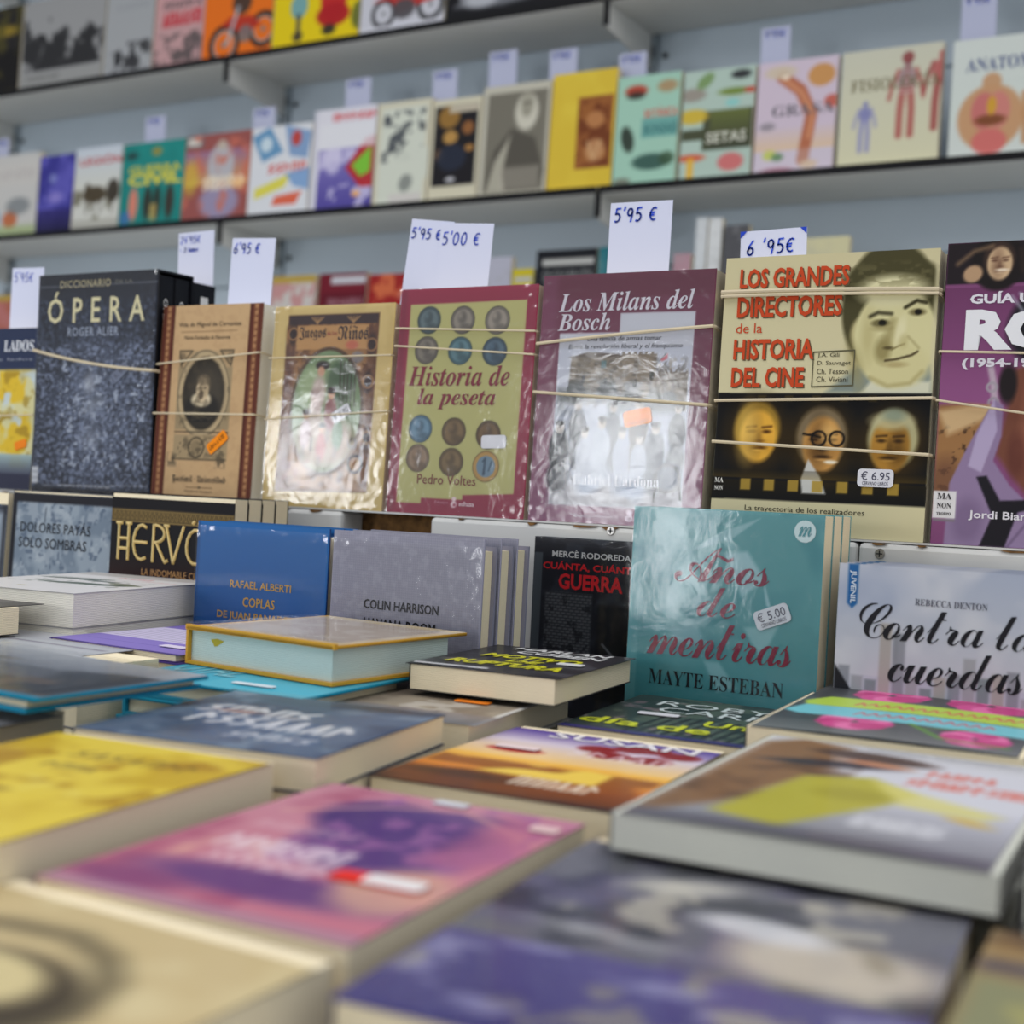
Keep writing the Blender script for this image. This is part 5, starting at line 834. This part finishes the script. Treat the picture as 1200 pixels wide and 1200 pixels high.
def u6(A): A.e(.3, .40, .10, .12, (110, 160, 170), .95, .02); A.l([(.3, .3), (.3, .16)], .05, (60, 60, 70), .9); A.e(.3, .1, .06, .05, (60, 54, 50), .9, .02); A.e(.7, .42, .15, .22, (186, 36, 40), .97, .02); A.e(.7, .26, .19, .11, (170, 30, 36), .95, .02); A.e(.66, .12, .08, .05, (44, 40, 40), .9, .02); A.l([(.56, .6), (.84, .6)], .03, (150, 150, 156), .9); A.e(1.0, .22, .09, .13, (90, 100, 50), .9, .03)
def u7(A): wheel(A, .28, .18, .13); wheel(A, .84, .2, .14); A.p([(.14, .3), (.35, .36), (.6, .4), (.9, .38), (.95, .26), (.7, .22), (.45, .16), (.35, .3)], (186, 50, 46), .95, .02); A.e(.52, .2, .14, .1, (80, 76, 80), .95, .03); A.e(.5, .5, .22, .05, (50, 50, 54), .9, .03); A.r(0, 0, 1, .06, (206, 206, 214))
def u8(A): A.p([(.05, .12), (.2, .26), (.6, .34), (.98, .3), (.98, .16), (.4, .08)], (120, 122, 128), .9, .03); A.e(.25, .16, .12, .05, (190, 192, 198), .8, .03); A.l([(.1, .2), (.5, .3), (.9, .28)], .02, (196, 198, 204), .8, .02); A.e(.75, .6, .16, .05, (60, 60, 66), .8, .03)
UP = [('black and gold book at the far left of the top shelf', -40, 20, u1, (34, 32, 32)), ('black and white crowd photograph book on the top shelf', 22, 118, u2, (150, 150, 150)), ('grey book with dark silhouettes on the top shelf', 120, 176, u3, (160, 162, 164)), ('pinkish book with red capitals on the top shelf', 178, 235, u4, (190, 150, 150)),
      ('orange motorcycle book on the top shelf', 236, 316, u5, (226, 110, 26)), ('yellow scooter book on the top shelf', 318, 419, u6, (222, 196, 20)), ('white book with a red motorcycle on the top shelf', 421, 519, u7, (196, 196, 204)), ('black book with a silver car on the top shelf', 522, 690, u8, (24, 24, 28)), ('dark book right of the silver car book on the top shelf', 700, 800, u1, (40, 38, 40)), ('grey book at the right of the top shelf', 804, 900, u3, (150, 150, 156))]
for q in UP: shelf_book(q[0], q[1], q[2], 0, ZU, q[3], GU, q[4], htop=ZU+.265)
_last[0] = -9
def l1(A): A.n(5, (186, 120, 120), .7, .5, .1); A.r(0, .93, 1, 1, (176, 150, 70))
def l2(A): A.r(.25, .9, .98, .97, (190, 190, 196)); A.r(.06, 0, 1, .82, (96, 24, 38)); A.scrib(.2, .7, .95, .76, (190, 170, 176), 9, .8, .02)
def l3(A): A.n(4, (206, 110, 70), .9, .5, .12); A.e(.8, .8, .1, .1, (206, 150, 140), .7, .04)
def l4(A): A.r(.1, .88, .95, .93, (180, 180, 176)); A.scrib(.1, .76, .95, .84, (196, 196, 190), 10, .7, .02)
def l5(A): A.n(4, (160, 160, 160), .3, .5, .2)
LOW = [('brick red book top behind the opera dictionary card', -30, 30, 345, l1, (170, 100, 84)), ('pinkish book top with a gilt rim behind the tan book', 310, 362, 322, l1, (196, 190, 184)), ('maroon book top with a white band behind the gold-bordered book', 366, 421, 319, l2, (112, 28, 42)), ('red speckled book top behind the gold-bordered book', 424, 476, 320, l3, (150, 36, 36)),
       ('pale book top left of the yellow striped spine', 562, 590, 300, l5, (176, 176, 190)), ('yellow striped book top behind the coin book', 592, 616, 314, l4, (196, 180, 40)), ('black book top with white print behind the maroon castle book', 619, 690, 291, l4, (24, 26, 32)), ('teal book top behind the tall price card', 692, 745, 287, l5, (40, 110, 120)), ('pinkish book top right of the tall price card', 780, 800, 296, l5, (176, 140, 150)),
       ('first white book spine standing behind the cinema book', 804, 817, 254, l5, (206, 210, 212)), ('second white book spine standing behind the cinema book', 819, 834, 254, l5, (214, 216, 216)), ('dark grey book top behind the small price card', 837, 866, 262, l5, (84, 84, 88)), ('cream book top behind the small price card', 868, 985, 278, l5, (206, 200, 160))]
for q in LOW:
    w_ = shelf_book(q[0], q[1], q[2], q[3], ZL, q[4], GB, q[5], edge=q[5])
_last[0] = -9
shelf_book('grey book top with a blue tag behind the purple rock guide', 1105, 1190, 285, ZL, l5, GB, (110, 112, 120))
for k, (x0, y0, x1, y1, zb) in enumerate(((171, 138, 193, 166, ZM), (297, 128, 322, 146, ZM), (-6, 164, 10, 183, ZM), (406, 94, 434, 119, ZM), (508, 84, 535, 112, ZM), (574, 62, 605, 90, ZM), (645, 60, 676, 80, ZM), (726, 64, 757, 86, ZM), (893, 34, 925, 70, ZM), (1128, -6, 1167, 36, ZM))):
    y = 2.765; a, b = on_y((x0, y0), y), on_y((x1, y1), y)
    nm = ['teal book', 'comic-style book', 'far left book', 'red and green swirl book', 'dark golden painting', 'bearded man portrait', 'bright yellow book', 'mint green book', 'lilac book', 'white torso atlas'][k]
    t_ = thing('price_card', 'blurred price card standing behind the '+nm, 'price card', ((a.x+b.x)/2, y, H+zb), (0, 0, 0), 'blurred price cards behind the shelf books'); w = b.x-a.x; h = a.z-zb
    box('card', (-w/2, 0, 0), (w/2, .001, h), CARD_SHADE, t_); handwriting(t_, "9'95E", -w/2+w*.12, h-.022, .015, .0022)
